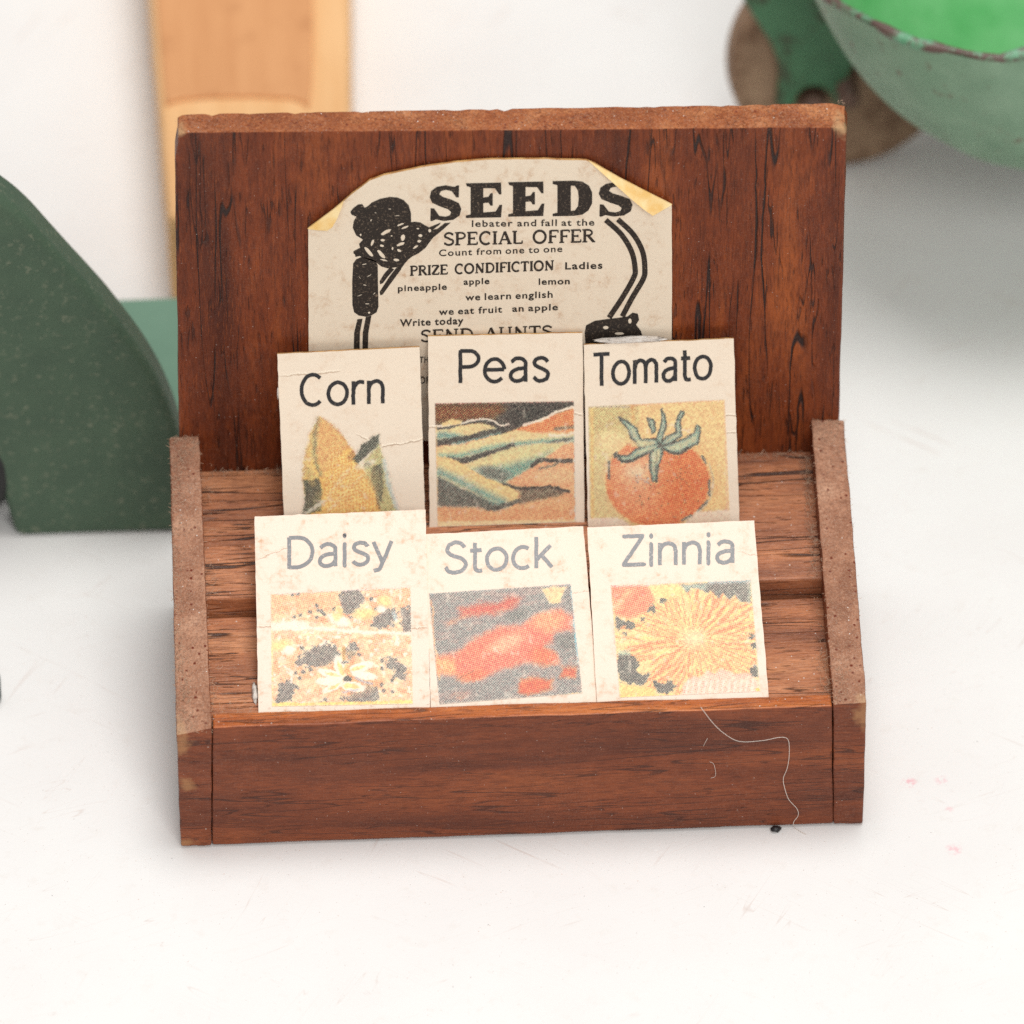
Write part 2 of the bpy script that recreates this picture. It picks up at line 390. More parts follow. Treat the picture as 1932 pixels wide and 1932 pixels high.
def arc(cx, cy, rx, ry, a0, a1, k=10): return [(cx+rx*math.cos(math.radians(a0+(a1-a0)*i/k)), cy+ry*math.sin(math.radians(a0+(a1-a0)*i/k))) for i in range(k+1)]
def text_mesh(s, bold=0.0, space=1.0):
    cu = bpy.data.curves.new('t', 'FONT'); cu.body = s; cu.size = 1; cu.fill_mode = 'FRONT'; cu.offset = bold; cu.resolution_u = 4; cu.space_character = space
    ob = bpy.data.objects.new('t', cu); me = bpy.data.meshes.new_from_object(ob)
    vs = np.array([v.co[:2] for v in me.vertices]).reshape(-1, 2); fs = [tuple(p.vertices) for p in me.polygons]
    bpy.data.objects.remove(ob); bpy.data.curves.remove(cu); bpy.data.meshes.remove(me)
    return vs, fs
def fill2d(loops):
    cu = bpy.data.curves.new('t', 'CURVE'); cu.dimensions = '2D'; cu.fill_mode = 'FRONT'
    for lp in loops:
        sp = cu.splines.new('POLY'); sp.points.add(len(lp)-1); sp.use_cyclic_u = True
        for i, p in enumerate(lp): sp.points[i].co = (p[0], p[1], 0, 1)
    ob = bpy.data.objects.new('t', cu); me = bpy.data.meshes.new_from_object(ob)
    vs = np.array([v.co[:2] for v in me.vertices]).reshape(-1, 2); fs = [tuple(p.vertices) for p in me.polygons]
    bpy.data.objects.remove(ob); bpy.data.curves.remove(cu); bpy.data.meshes.remove(me)
    return vs, fs
class Ink:
    """collects flat printed shapes in photo units, then lays them on a card's plane"""
    def __init__(s): s.v = []; s.f = []; s.k = 0
    def add(s, vs, fs):
        b = sum(len(a) for a in s.v); s.v.append(np.column_stack([vs, np.full(len(vs), s.k*6e-5)])); s.f += [tuple(i+b for i in f) for f in fs]; s.k = (s.k+1) % 9
    def loops(s, lp): s.add(*fill2d(lp))
    def text(s, st, x0, x1, y0, y1, cap, bold=0.0, wob=0.0, space=1.0):
        vs, fs = text_mesh(st, bold, space); a, b = vs[:, 0].min(), vs[:, 0].max()
        H = .729*1.0
        u = (vs[:, 0]-a)/(b-a); w = x1-x0
        sl = (y1-y0)/w
        X = x0+u*w + vs[:, 1]/H*cap*sl*-0.0; Y = y0+(y1-y0)*u - vs[:, 1]/H*cap
        X = X - vs[:, 1]/H*cap*sl*-.0
        if wob:
            X = X+rng.normal(0, wob, len(X)); Y = Y+rng.normal(0, wob, len(Y))
        s.add(np.column_stack([X, Y]), fs)
    def stroke(s, pts, w0, w1=None, sm=0):
        if sm: pts = smooth_path(pts, sm)
        P = np.array(pts, float); n = len(P); w1 = w0 if w1 is None else w1
        T_ = np.gradient(P, axis=0); T_ /= np.linalg.norm(T_, axis=1)[:, None]+1e-9
        N_ = np.column_stack([-T_[:, 1], T_[:, 0]]); ww = np.linspace(w0, w1, n)[:, None]/2
        A = P+N_*ww; B = P-N_*ww
        s.add(np.vstack([A, B]), [(i, i+1, n+i+1, n+i) for i in range(n-1)])
    def ell(s, cx, cy, rx, ry, rot=0, n=14, rag=0.0):
        a = np.linspace(0, 2*np.pi, n, endpoint=False); r = 1+rng.normal(0, rag, n) if rag else 1
        x = np.cos(a)*rx*r; y = np.sin(a)*ry*r; c, d = math.cos(math.radians(rot)), math.sin(math.radians(rot))
        s.add(np.column_stack([cx+x*c-y*d, cy+x*d+y*c]), [tuple(range(n))])
    def make(s, name, plane, off, mat, parent):
        v = np.vstack(s.v); P, N = plane
        w = atn(v[:, 0], v[:, 1], P, N, off) + np.array(N)*v[:, 2:3]
        me = mesh(name, w, s.f)
        bm = bmesh.new(); bm.from_mesh(me)
        for f in bm.faces:
            if f.normal.dot(Vector(N)) < 0: f.normal_flip()
        bm.to_mesh(me); bm.free()
        return link(name, me, mat, parent)

def plane_lean(y, z, deg, yaw=0.0):
    """plane through the line (y, z) leaning back by deg from vertical"""
    a = math.radians(deg); b = math.radians(yaw)
    N = Vector((math.sin(b)*math.cos(a), -math.cos(b)*math.cos(a), math.sin(a))).normalized()
    return (Vector((0, y, z)), N)

def card(name, quad, plane, mats, parent, thick=.03, rag=.35, nseg=24, extra=None):
    """cut card: outline from its corners, slightly uneven cut, extruded backwards; UV = photo units / 100"""
    P, N = plane; pts = []
    q = quad
    for i in range(len(q)):
        a, b = np.array(q[i], float), np.array(q[(i+1) % len(q)], float)
        k = max(2, int(np.linalg.norm(b-a)/14))
        for j in range(k):
            p = a+(b-a)*j/k
            if j: p = p+rng.normal(0, rag, 2)
            pts.append(p)
    pts = np.array(pts); n = len(pts)
    A = atn(pts[:, 0], pts[:, 1], P, N); B = A - np.array(N)*thick
    vs = np.vstack([A, B]); fs = [tuple(range(n))[::-1], tuple(range(n, 2*n))] + [(i, (i+1) % n, (i+1) % n+n, i+n) for i in range(n)]
    me = mesh(name, vs, fs); me.uv_layers.new(name='uv')
    uv = me.uv_layers[0].data
    for li, l in enumerate(me.loops):
        k = l.vertex_index % n; uv[li].uv = (pts[k][0]/100, pts[k][1]/100)
    bm = bmesh.new(); bm.from_mesh(me); bmesh.ops.recalc_face_normals(bm, faces=bm.faces); bm.to_mesh(me); bm.free()
    for p in me.polygons: p.material_index = 0 if len(p.vertices) > 4 else 1
    return link(name, me, mats, parent)

# ---- print painter: a fine mesh on the card whose vertices carry the printed colour, broken into halftone dots
M_print = NT('halftone print'); _a = M_print.n('ShaderNodeVertexColor', layer_name='print')
_n = M_print.noise(M_print.coord(), 60, 3, .7)
M_print = M_print.fin(_a.outputs[0], .46, M_print.bump(_n, .25, .005), .45)
M_print_g = NT('halftone print, glossier'); _a = M_print_g.n('ShaderNodeVertexColor', layer_name='print')
_n = M_print_g.noise(M_print_g.coord(), 60, 3, .7)
M_print_g = M_print_g.fin(_a.outputs[0], .42, M_print_g.bump(_n, .25, .005), .5)

def vnoise(x, y, seed=0):
    """value noise, vectorised"""
    xi = np.floor(x).astype(int); yi = np.floor(y).astype(int); fx = x-xi; fy = y-yi
    fx = fx*fx*(3-2*fx); fy = fy*fy*(3-2*fy)
    def h(a, b):
        n_ = (a*374761393+b*668265263+seed*982451653) & 0xffffffff
        n_ = ((n_ ^ (n_ >> 13))*1274126177) & 0xffffffff
        return ((n_ ^ (n_ >> 16)) & 0xffff)/65535.
    return (h(xi, yi)*(1-fx)+h(xi+1, yi)*fx)*(1-fy)+(h(xi, yi+1)*(1-fx)+h(xi+1, yi+1)*fx)*fy
def fbm(x, y, seed=0, o=4):
    s = 0; a = .5
    for i in range(o): s = s+a*vnoise(x*2**i, y*2**i, seed+i*7); a *= .5
    return s/(1-.5**o)

JIT = 4.0
class Paint:
    def __init__(s, X, Y, base, warp=10, wsc=.02, seed=0):
        s.X0, s.Y0 = X, Y; s.seed = seed
        s.X = X+(fbm(X*wsc, Y*wsc, seed)-.5)*2*warp; s.Y = Y+(fbm(X*wsc, Y*wsc, seed+50)-.5)*2*warp
        s.X = s.X+(fbm(X*.06, Y*.06, seed+80, 2)-.5)*14; s.Y = s.Y+(fbm(X*.06, Y*.06, seed+90, 2)-.5)*14
        s.X = s.X+rng.normal(0, JIT, X.shape); s.Y = s.Y+rng.normal(0, JIT, X.shape)
        s.c = np.zeros(X.shape+(3,))+np.array(base, float)
        s.k = 0
    def blend(s, m, col): m = np.clip(m, 0, 1)[..., None]; s.c = s.c*(1-m)+np.array(col, float)*m
    def sd_poly(s, pts):
        P = np.array(pts, float); n = len(P); ins = np.zeros(s.X.shape, bool); d = np.full(s.X.shape, 1e9)
        for i in range(n):
            a, b = P[i], P[(i+1) % n]
            cond = ((a[1] > s.Y) != (b[1] > s.Y)); t = (b[0]-a[0])*(s.Y-a[1])/((b[1]-a[1]) if b[1] != a[1] else 1e-9)+a[0]
            ins ^= cond & (s.X < t)
            d = np.minimum(d, s.seg(a, b))
        return np.where(ins, -d, d)
    def seg(s, a, b):
        v = np.array(b, float)-a; L = v@v+1e-9; t = np.clip(((s.X-a[0])*v[0]+(s.Y-a[1])*v[1])/L, 0, 1)
        return np.hypot(s.X-a[0]-t*v[0], s.Y-a[1]-t*v[1])
    def poly(s, pts, col, soft=12, op=1.0):
        s.blend(np.clip(.5-s.sd_poly(pts)/soft, 0, 1)*op, col)
    def line(s, pts, w, col, soft=8, op=1.0, sm=0):
        if sm: pts = smooth_path(pts, sm)
        d = np.full(s.X.shape, 1e9); pts = [np.array(p, float) for p in pts]
        for a, b in zip(pts[:-1], pts[1:]): d = np.minimum(d, s.seg(a, b))
        s.blend(np.clip(.5-(d-w/2)/soft, 0, 1)*op, col)
    def ell(s, cx, cy, rx, ry, col, soft=.25, rot=0, op=1.0):
        c, d = math.cos(math.radians(rot)), math.sin(math.radians(rot))
        u = ((s.X-cx)*c+(s.Y-cy)*d)/rx; v = (-(s.X-cx)*d+(s.Y-cy)*c)/ry
        s.blend(np.clip((1-np.hypot(u, v))/soft+.5, 0, 1)*op, col)

def picture(name, quad, plane, crop, painter, mat, parent, paperc, seed, step=.85, pitch=3.5, amount=.74, fray=1.6, off=.0025, gam=1.2, cut=False):
    """quad = TL, TR, BR, BL in photo units; crop = (x0, y0, k): the units the painter works in"""
    q = np.array(quad, float)
    nx = int(np.linalg.norm(q[1]-q[0])/step)+1; ny = int(np.linalg.norm(q[3]-q[0])/step)+1
    u, v = np.meshgrid(np.linspace(0, 1, nx), np.linspace(0, 1, ny))
    DX = (q[0][0]*(1-u)+q[1][0]*u)*(1-v)+(q[3][0]*(1-u)+q[2][0]*u)*v
    DY = (q[0][1]*(1-u)+q[1][1]*u)*(1-v)+(q[3][1]*(1-u)+q[2][1]*u)*v
    X = (DX-crop[0])/crop[2]; Y = (DY-crop[1])/crop[2]
    c = painter(X, Y)
    keep = np.abs(c-np.array((240, 220, 197.))).sum(-1) > 5
    c = np.clip(c, 0, 255)/255
    pn = np.array(paperc)/255.; c = pn*np.clip(c/pn, 0, 1.1)**gam
    # halftone: four inks at four angles
    paper_ = np.array(paperc)/255.
    rel = np.clip(c/paper_, 0.02, 1); K = np.clip((1-rel.max(-1))*1.12, 0, 1); den = np.maximum(1-K, .05)
    inks = [((1-rel[..., i]-K)/den) for i in range(3)]+[K*1.0]
    cols = [np.array((.28, .68, .74)), np.array((.86, .30, .36)), np.array((1.0, .85, .44)), np.array((.09, .09, .10))]
    out = np.ones(c.shape)*paper_
    for i, (a, dens) in enumerate(zip((15, 75, 0, 45), inks)):
        if i == 2:   # yellow lays down nearly solid
            m = np.clip(dens, 0, 1)
        else:
            th = math.radians(a); s_ = (DX*math.cos(th)+DY*math.sin(th))/pitch; t_ = (-DX*math.sin(th)+DY*math.cos(th))/pitch
            jit = (rng.random(DX.shape)-.5)*.5
            w = (np.cos(2*np.pi*s_)+np.cos(2*np.pi*t_))/4+.5+jit
            m = np.clip((w-(1-dens))*3.0+.5*dens, 0, 1)
            if i == 3: m = m*np.clip(.75+jit*1.2, 0, 1)
        out = out*(1-m[..., None])+out*cols[i]*m[..., None]
    c = c*(1-amount)+out*amount
    gx = np.floor(DX/3.7+.5*np.sin(DY*.8)).astype(int); gy_ = np.floor(DY/3.7+.5*np.sin(DX*.7)).astype(int)
    gr = vnoise(gx*1.0, gy_*1.0, seed+3)-.5; sat = 1-c.min(-1)/c.max(-1)
    c = c*(1+gr[..., None]*np.array((.10, .24, .22))*np.clip(sat*1.3+(1-c.mean(-1)), 0, 1)[..., None])
    # ragged outermost rows fade into the paper, unevenly
    ed = np.minimum(np.minimum(u*nx, (1-u)*nx), np.minimum(v*ny, (1-v)*ny))*step
    fr = np.clip((ed+ (rng.random(ed.shape)-.35)*fray*2)/fray, 0, 1)[..., None]
    c = paper_*(1-fr)+c*fr
    wear = np.clip((fbm(DX*.09, DY*.09, seed+9)-.7)*5, 0, .4)[..., None]
    c = c*(1-wear)+paper_*wear
    W = atn(DX, DY, plane[0], plane[1], off).reshape(-1, 3)-np.array(_root(parent))
    me = bpy.data.meshes.new(name); nf = (nx-1)*(ny-1)
    i = np.arange(nx*ny).reshape(ny, nx)
    F = np.stack([i[1:, :-1], i[1:, 1:], i[:-1, 1:], i[:-1, :-1]], -1).reshape(-1, 4)
    if cut: F = F[keep.reshape(-1)[F].any(-1)]; nf = len(F)
    F = F.reshape(-1)
    me.vertices.add(nx*ny); me.vertices.foreach_set('co', W.astype(np.float32).ravel())
    me.loops.add(nf*4); me.loops.foreach_set('vertex_index', F.astype(np.int32))
    me.polygons.add(nf); me.polygons.foreach_set('loop_start', np.arange(0, nf*4, 4, dtype=np.int32)); me.update()
    at_ = me.color_attributes.new('print', 'FLOAT_COLOR', 'POINT')
    rgba = np.ones((nx*ny, 4), np.float32); rgba[:, :3] = lin(np.clip(c, 0, 1)*255).reshape(-1, 3); at_.data.foreach_set('color', rgba.ravel())
    o = bpy.data.objects.new(name, me); C.objects.link(o); me.materials.append(mat); o.parent = parent
    return o

# ---- the painters ---------------------------------------------------------------
def paint_peas(X, Y):   # units of a close look: x 100..1800, y 180..1660
    p = Paint(X, Y, (226, 148, 112), 14, .02, 1)
    p.poly([(-60, 100), (1900, 100), (1900, 240), (1700, 270), (1400, 400), (1150, 520), (900, 600), (500, 480), (-50, 480)], (52, 32, 26), 30)
    p.poly([(-60, 215), (900, 230), (1000, 330), (700, 420), (-50, 470)], (122, 52, 38), 140, .8)
    p.ell(1350, 330, 420, 110, (32, 36, 30), .5, -6, .8)
    p.poly([(1800, 270), (1500, 360), (1150, 500), (900, 600), (1350, 560), (1800, 540)], (226, 112, 80), 26)
    p.line([(1790, 255), (1600, 310), (1420, 400), (1180, 475)], 30, (246, 226, 200), 14, .95, 5)
    p.line([(1560, 520), (1700, 500), (1800, 490)], 40, (72, 66, 60), 20, .7)
    # pod 1
    p.poly([(130, 520), (450, 470), (700, 450), (850, 500), (900, 560), (700, 590), (400, 660), (130, 700)], (216, 200, 124), 20)
    p.line([(140, 600), (300, 600), (450, 640)], 90, (70, 150, 132), 60, .9, 5)
    p.line([(130, 510), (300, 500), (450, 450), (650, 420), (800, 430), (870, 490), (960, 520)], 34, (38, 50, 46), 16, .9, 5)
    p.line([(130, 485), (300, 470), (480, 440), (640, 405), (820, 420), (900, 470), (1000, 465)], 20, (248, 232, 208), 12, .95, 5)
    p.poly([(200, 450), (330, 400), (450, 420), (440, 460), (220, 480)], (222, 196, 116), 20)
    p.line([(130, 690), (350, 660), (600, 610), (780, 560), (900, 545)], 75, (40, 40, 38), 24, .92, 5)
    p.line([(330, 700), (600, 640), (900, 560)], 22, (60, 158, 140), 18, .6, 5)
    # pod 2
    p.poly([(150, 740), (500, 700), (900, 580), (1100, 530), (1400, 580), (1790, 560), (1790, 640), (1400, 660), (1000, 730), (600, 860), (300, 850), (150, 830)], (222, 206, 128), 22)
    p.line([(200, 840), (450, 830), (800, 740), (1100, 700), (1500, 660), (1790, 640)], 60, (76, 162, 132), 50, .9, 5)
    p.line([(1500, 600), (1700, 590), (1790, 560)], 30, (246, 232, 206), 16, .8, 4)
    p.line([(290, 880), (450, 900), (700, 830), (900, 780), (1050, 720)], 72, (42, 42, 42), 26, .92, 5)
    p.line([(1480, 690), (1600, 665), (1760, 630)], 38, (72, 84, 82), 16, .85)
    # pod 3
    p.poly([(450, 960), (700, 860), (1000, 750), (1400, 690), (1700, 680), (1550, 800), (1300, 980), (1100, 1100), (950, 1180), (800, 1130), (600, 1020)], (196, 202, 126), 24)
    p.poly([(560, 990), (900, 960), (1400, 840), (1520, 760), (1300, 980), (1080, 1110), (930, 1170), (700, 1080)], (70, 148, 122), 90, .9)
    p.ell(830, 1050, 200, 80, (74, 92, 84), .8, 14, .85)
    p.line([(520, 960), (800, 900), (1100, 840)], 50, (226, 212, 130), 60, .8, 4)
    # right slope
    p.poly([(1800, 700), (1700, 700), (1500, 820), (1200, 1030), (980, 1150), (1200, 1210), (1800, 1200)], (230, 142, 112), 24)
    p.ell(1550, 1080, 260, 90, (232, 180, 130), .7, 0, .7)
    p.line([(1290, 960), (1380, 890), (1500, 890), (1760, 900)], 52, (44, 40, 38), 18, .9, 5)
    p.line([(1380, 990), (1520, 960), (1600, 930)], 34, (74, 64, 58), 16, .7)
    # pod 4 in front
    p.poly([(150, 1050), (300, 1080), (700, 1250), (1100, 1400), (850, 1500), (600, 1450), (150, 1440)], (70, 84, 76), 50)
    p.poly([(150, 850), (330, 880), (700, 1090), (1050, 1230), (1130, 1290), (1110, 1370), (1020, 1400), (850, 1400), (500, 1260), (150, 1080)], (228, 206, 122), 20)
    p.line([(160, 1030), (400, 1130), (700, 1290), (950, 1400)], 110, (72, 150, 130), 90, .9, 5)
    p.line([(170, 1160), (400, 1260), (650, 1370)], 90, (70, 82, 78), 80, .7, 5)
    p.line([(140, 850), (330, 885), (700, 1095), (1060, 1235)], 28, (240, 196, 112), 24, .8, 4)
    p.line([(1130, 1370), (900, 1450), (760, 1480)], 50, (66, 74, 68), 20, .9, 4)
    p.poly([(930, 1170), (1200, 1215), (1600, 1220), (1740, 1260), (1600, 1320), (1400, 1360), (1130, 1420), (1150, 1280), (1050, 1220)], (92, 70, 58), 40, .92)
    p.line([(940, 1175), (1150, 1225), (1500, 1210), (1730, 1260)], 34, (34, 32, 32), 18, .8, 4)
    p.poly([(130, 1460), (600, 1480), (860, 1520), (1200, 1460), (1800, 1420), (1800, 1620), (130, 1640)], (224, 140, 106), 40, .8)
    p.poly([(100, 1625), (1850, 1600), (1850, 1720), (100, 1720)], (238, 216, 150), 22)
    p.line([(120, 205), (1790, 180)], 22, (196, 90, 128), 16, .8)
    p.line([(140, 500), (150, 1640)], 22, (238, 170, 110), 18, .7)
    p.line([(1800, 200), (1810, 1600)], 26, (150, 196, 214), 14, .7)
    return p.c
def paint_tomato(X, Y):   # x 110..1660 , y 170..1530
    p = Paint(X, Y, (236, 196, 122), 9, .02, 2)
    p.poly([(60, 180), (600, 200), (560, 560), (420, 700), (300, 1000), (380, 1300), (620, 1560), (60, 1600)], (198, 186, 112), 90)
    p.poly([(120, 230), (600, 230), (520, 560), (130, 560)], (176, 166, 92), 90, .8)
    p.ell(360, 620, 150, 120, (236, 214, 140), .8, 0, .8)
    p.line([(150, 200), (160, 1600)], 30, (226, 180, 96), 22, .8)
    p.line([(605, 210), (612, 420)], 42, (198, 120, 74), 26, .75)
    p.line([(650, 230), (640, 560)], 60, (166, 156, 84), 40, .6)
    p.ell(880, 1080, 575, 500, (230, 104, 78), .05)
    p.poly([(330, 1030), (380, 800), (560, 640), (700, 600), (660, 760), (420, 900)], (228, 96, 74), 20, .9)
    p.ell(700, 960, 330, 260, (238, 150, 124), .9, 0, .9); p.ell(650, 960, 110, 70, (240, 196, 156), 1.0, 0, .9)
    p.ell(1150, 1050, 300, 330, (222, 90, 60), 1.0, 0, .7)
    p.ell(640, 1300, 260, 140, (238, 132, 108), 1.0, 0, .6)
    K = (64, 70, 66)
    for a, b in (((340, 850), (345, 1030)), ((420, 740), (400, 800)), ((1380, 790), (1420, 860)), ((1455, 1060), (1460, 1220)), ((1430, 1290), (1330, 1400)), ((1260, 1450), (1150, 1500))):
        p.line([a, b], 30, K, 14, .85)
    p.line([(1460, 880), (1500, 1100), (1430, 1320), (1200, 1500)], 16, (120, 150, 130), 20, .6, 4)
    G = (92, 148, 122); GD = (40, 62, 54)
    LV = [[(450, 355), (520, 385), (600, 440), (645, 480), (672, 560), (705, 605), (860, 595), (890, 650), (760, 690), (680, 680), (630, 620), (590, 590), (565, 500)], [(925, 262), (965, 340), (978, 450), (945, 560), (925, 640), (860, 620), (900, 520), (925, 440), (930, 350)],
          [(1140, 290), (1175, 300), (1125, 400), (1140, 480), (1145, 560), (1010, 650), (920, 660), (985, 570), (1090, 520), (1080, 430)], [(1325, 440), (1358, 470), (1345, 570), (1325, 650), (1270, 660), (1130, 745), (1000, 735), (920, 690), (1050, 640), (1200, 590), (1290, 530)],
          [(905, 640), (880, 720), (740, 765), (600, 825), (480, 850), (395, 765), (470, 785), (560, 785), (640, 715), (740, 675)], [(820, 690), (930, 680), (935, 780), (890, 880), (872, 1070), (828, 1065), (798, 900), (796, 780)], [(770, 365), (840, 385), (855, 500), (825, 530), (795, 440)]]
    for l in LV: p.blend(np.clip(.5-(p.sd_poly(l)-12)/12, 0, 1)*.9, GD)
    for l in LV: sd = p.sd_poly(l); p.blend(np.clip(.5-(sd+7)/14, 0, 1), G); p.blend(np.clip(.5-(sd+26)/16, 0, 1)*.7, (170, 196, 140))
    p.ell(690, 650, 130, 36, (190, 190, 124), .7, 0, .6); p.ell(880, 800, 22, 70, (196, 196, 130), .8, 14, .7)
    p.line([(440, 770), (500, 850), (620, 830), (760, 750), (840, 730)], 26, GD, 14, .85, 5)
    p.line([(960, 720), (1120, 760), (1270, 670)], 26, GD, 14, .85, 5)
    p.line([(880, 660), (860, 1050)], 14, GD, 12, .5)
    p.line([(1010, 440), (1060, 440)], 12, (250, 228, 196), 10, .8); p.line([(1150, 490), (1240, 520)], 16, (250, 220, 200), 12, .7)
    p.poly([(1330, 1400), (1700, 1370), (1720, 1560), (1150, 1560)], (232, 206, 190), 24, .85)
    p.line([(1380, 1395), (1690, 1375)], 12, (190, 150, 90), 12, .8)
    p.poly([(120, 1480), (430, 1470), (600, 1560), (100, 1600)], (234, 208, 196), 22, .85)
    rs = np.random.default_rng(3)
    for i in range(90):
        a = rs.uniform(0, 6.28); r = rs.uniform(0, 1)**.5; x = 980+r*430*math.cos(a); y = 1120+r*380*math.sin(a)
        p.ell(x, y, 7, 11, (98, 62, 52), .8, rs.uniform(0, 180), .75)
    for i in range(14):
        p.ell(rs.uniform(640, 790), rs.uniform(980, 1100), 10, 12, (140, 150, 150), .8, 0, .6)
    p.line([(120, 235), (580, 235)], 20, (150, 130, 130), 14, .6); p.line([(620, 215), (1630, 160)], 20, (226, 140, 130), 14, .7)
    p.line([(1630, 170), (1660, 1400)], 18, (230, 150, 150), 14, .6)
    return p.c
def paint_corn(X, Y):   # x 400..1150, y 700..1480
    PC = (240, 220, 197)
    p = Paint(X, Y, PC, 12, .02, 3)
    p.poly([(535, 715), (600, 770), (680, 840), (760, 930), (830, 1080), (930, 1200), (1000, 1400), (1010, 1480), (560, 1480), (440, 1480), (410, 1250), (420, 1050), (470, 850)], (244, 184, 78), 14)
    p.poly([(535, 720), (640, 790), (760, 940), (700, 1000), (560, 1160), (500, 1000), (480, 850)], (216, 150, 88), 24, .9)
    p.poly([(520, 740), (500, 900), (470, 1080), (520, 1200), (440, 1160), (410, 1080), (450, 860)], (212, 178, 92), 20, .9)
    p.line([(520, 740), (490, 900), (500, 1060), (540, 1170)], 34, (110, 110, 66), 26, .8, 5)
    p.poly([(410, 1200), (520, 1190), (560, 1280), (540, 1440), (400, 1480), (420, 1320)], (48, 64, 40), 18, .95)
    p.line([(430, 1130), (480, 1230)], 50, (150, 140, 70), 30, .7)
    p.poly([(780, 1050), (860, 930), (940, 870), (990, 850), (1000, 920), (960, 960), (900, 1010), (830, 1080)], (44, 62, 42), 14, .95)
    p.poly([(870, 1060), (990, 930), (1030, 1040), (1070, 1200), (1100, 1330), (1150, 1480), (1010, 1480), (960, 1300), (900, 1180)], (140, 160, 84), 20, .9)
    p.poly([(930, 1110), (1010, 1080), (1030, 1250), (1010, 1380), (960, 1300), (920, 1200)], (46, 68, 44), 16, .95)
    p.line([(1030, 1060), (1060, 1220), (1130, 1420)], 30, (150, 190, 214), 20, .7, 4)
    p.line([(880, 1170), (960, 1300), (990, 1420)], 26, (110, 84, 56), 16, .8, 4)
    p.line([(820, 1110), (940, 1060)], 44, (232, 226, 196), 20, .8); p.ell(900, 1090, 26, 26, (120, 140, 110), .6)
    for q in ([(560, 1400), (650, 1250), (760, 1120)], [(600, 1440), (740, 1290), (860, 1170)]): p.line(q, 22, (244, 222, 184), 12, .9, 4)
    p.ell(760, 1300, 200, 130, (244, 200, 104), 1.2, -30, .8); p.ell(640, 1130, 70, 90, (240, 186, 92), 1.0, 20, .6)
    kx = np.cos((p.X*.8+p.Y*.6)*.19)*np.cos((p.Y*.8-p.X*.6)*.15); inside = np.clip(-p.sd_poly([(620, 900), (760, 1000), (880, 1180), (960, 1300), (1000, 1480), (570, 1480), (560, 1280)])/20, 0, 1)
    p.blend(np.clip(kx*1.6, 0, 1)*inside*.8, (214, 116, 52)); p.blend(np.clip(-kx*1.4, 0, 1)*inside*.7, (255, 230, 124))
    p.line([(540, 720), (640, 790), (720, 890), (790, 1000)], 14, (170, 92, 60), 14, .7, 5); p.line([(530, 720), (440, 960), (405, 1200)], 14, (160, 110, 60), 14, .6, 5)
    p.line([(430, 1460), (560, 1370)], 20, (206, 220, 196), 14, .8)
    p.ell(770, 1020, 26, 34, (130, 66, 46), .8, 30, .7)
    return p.c
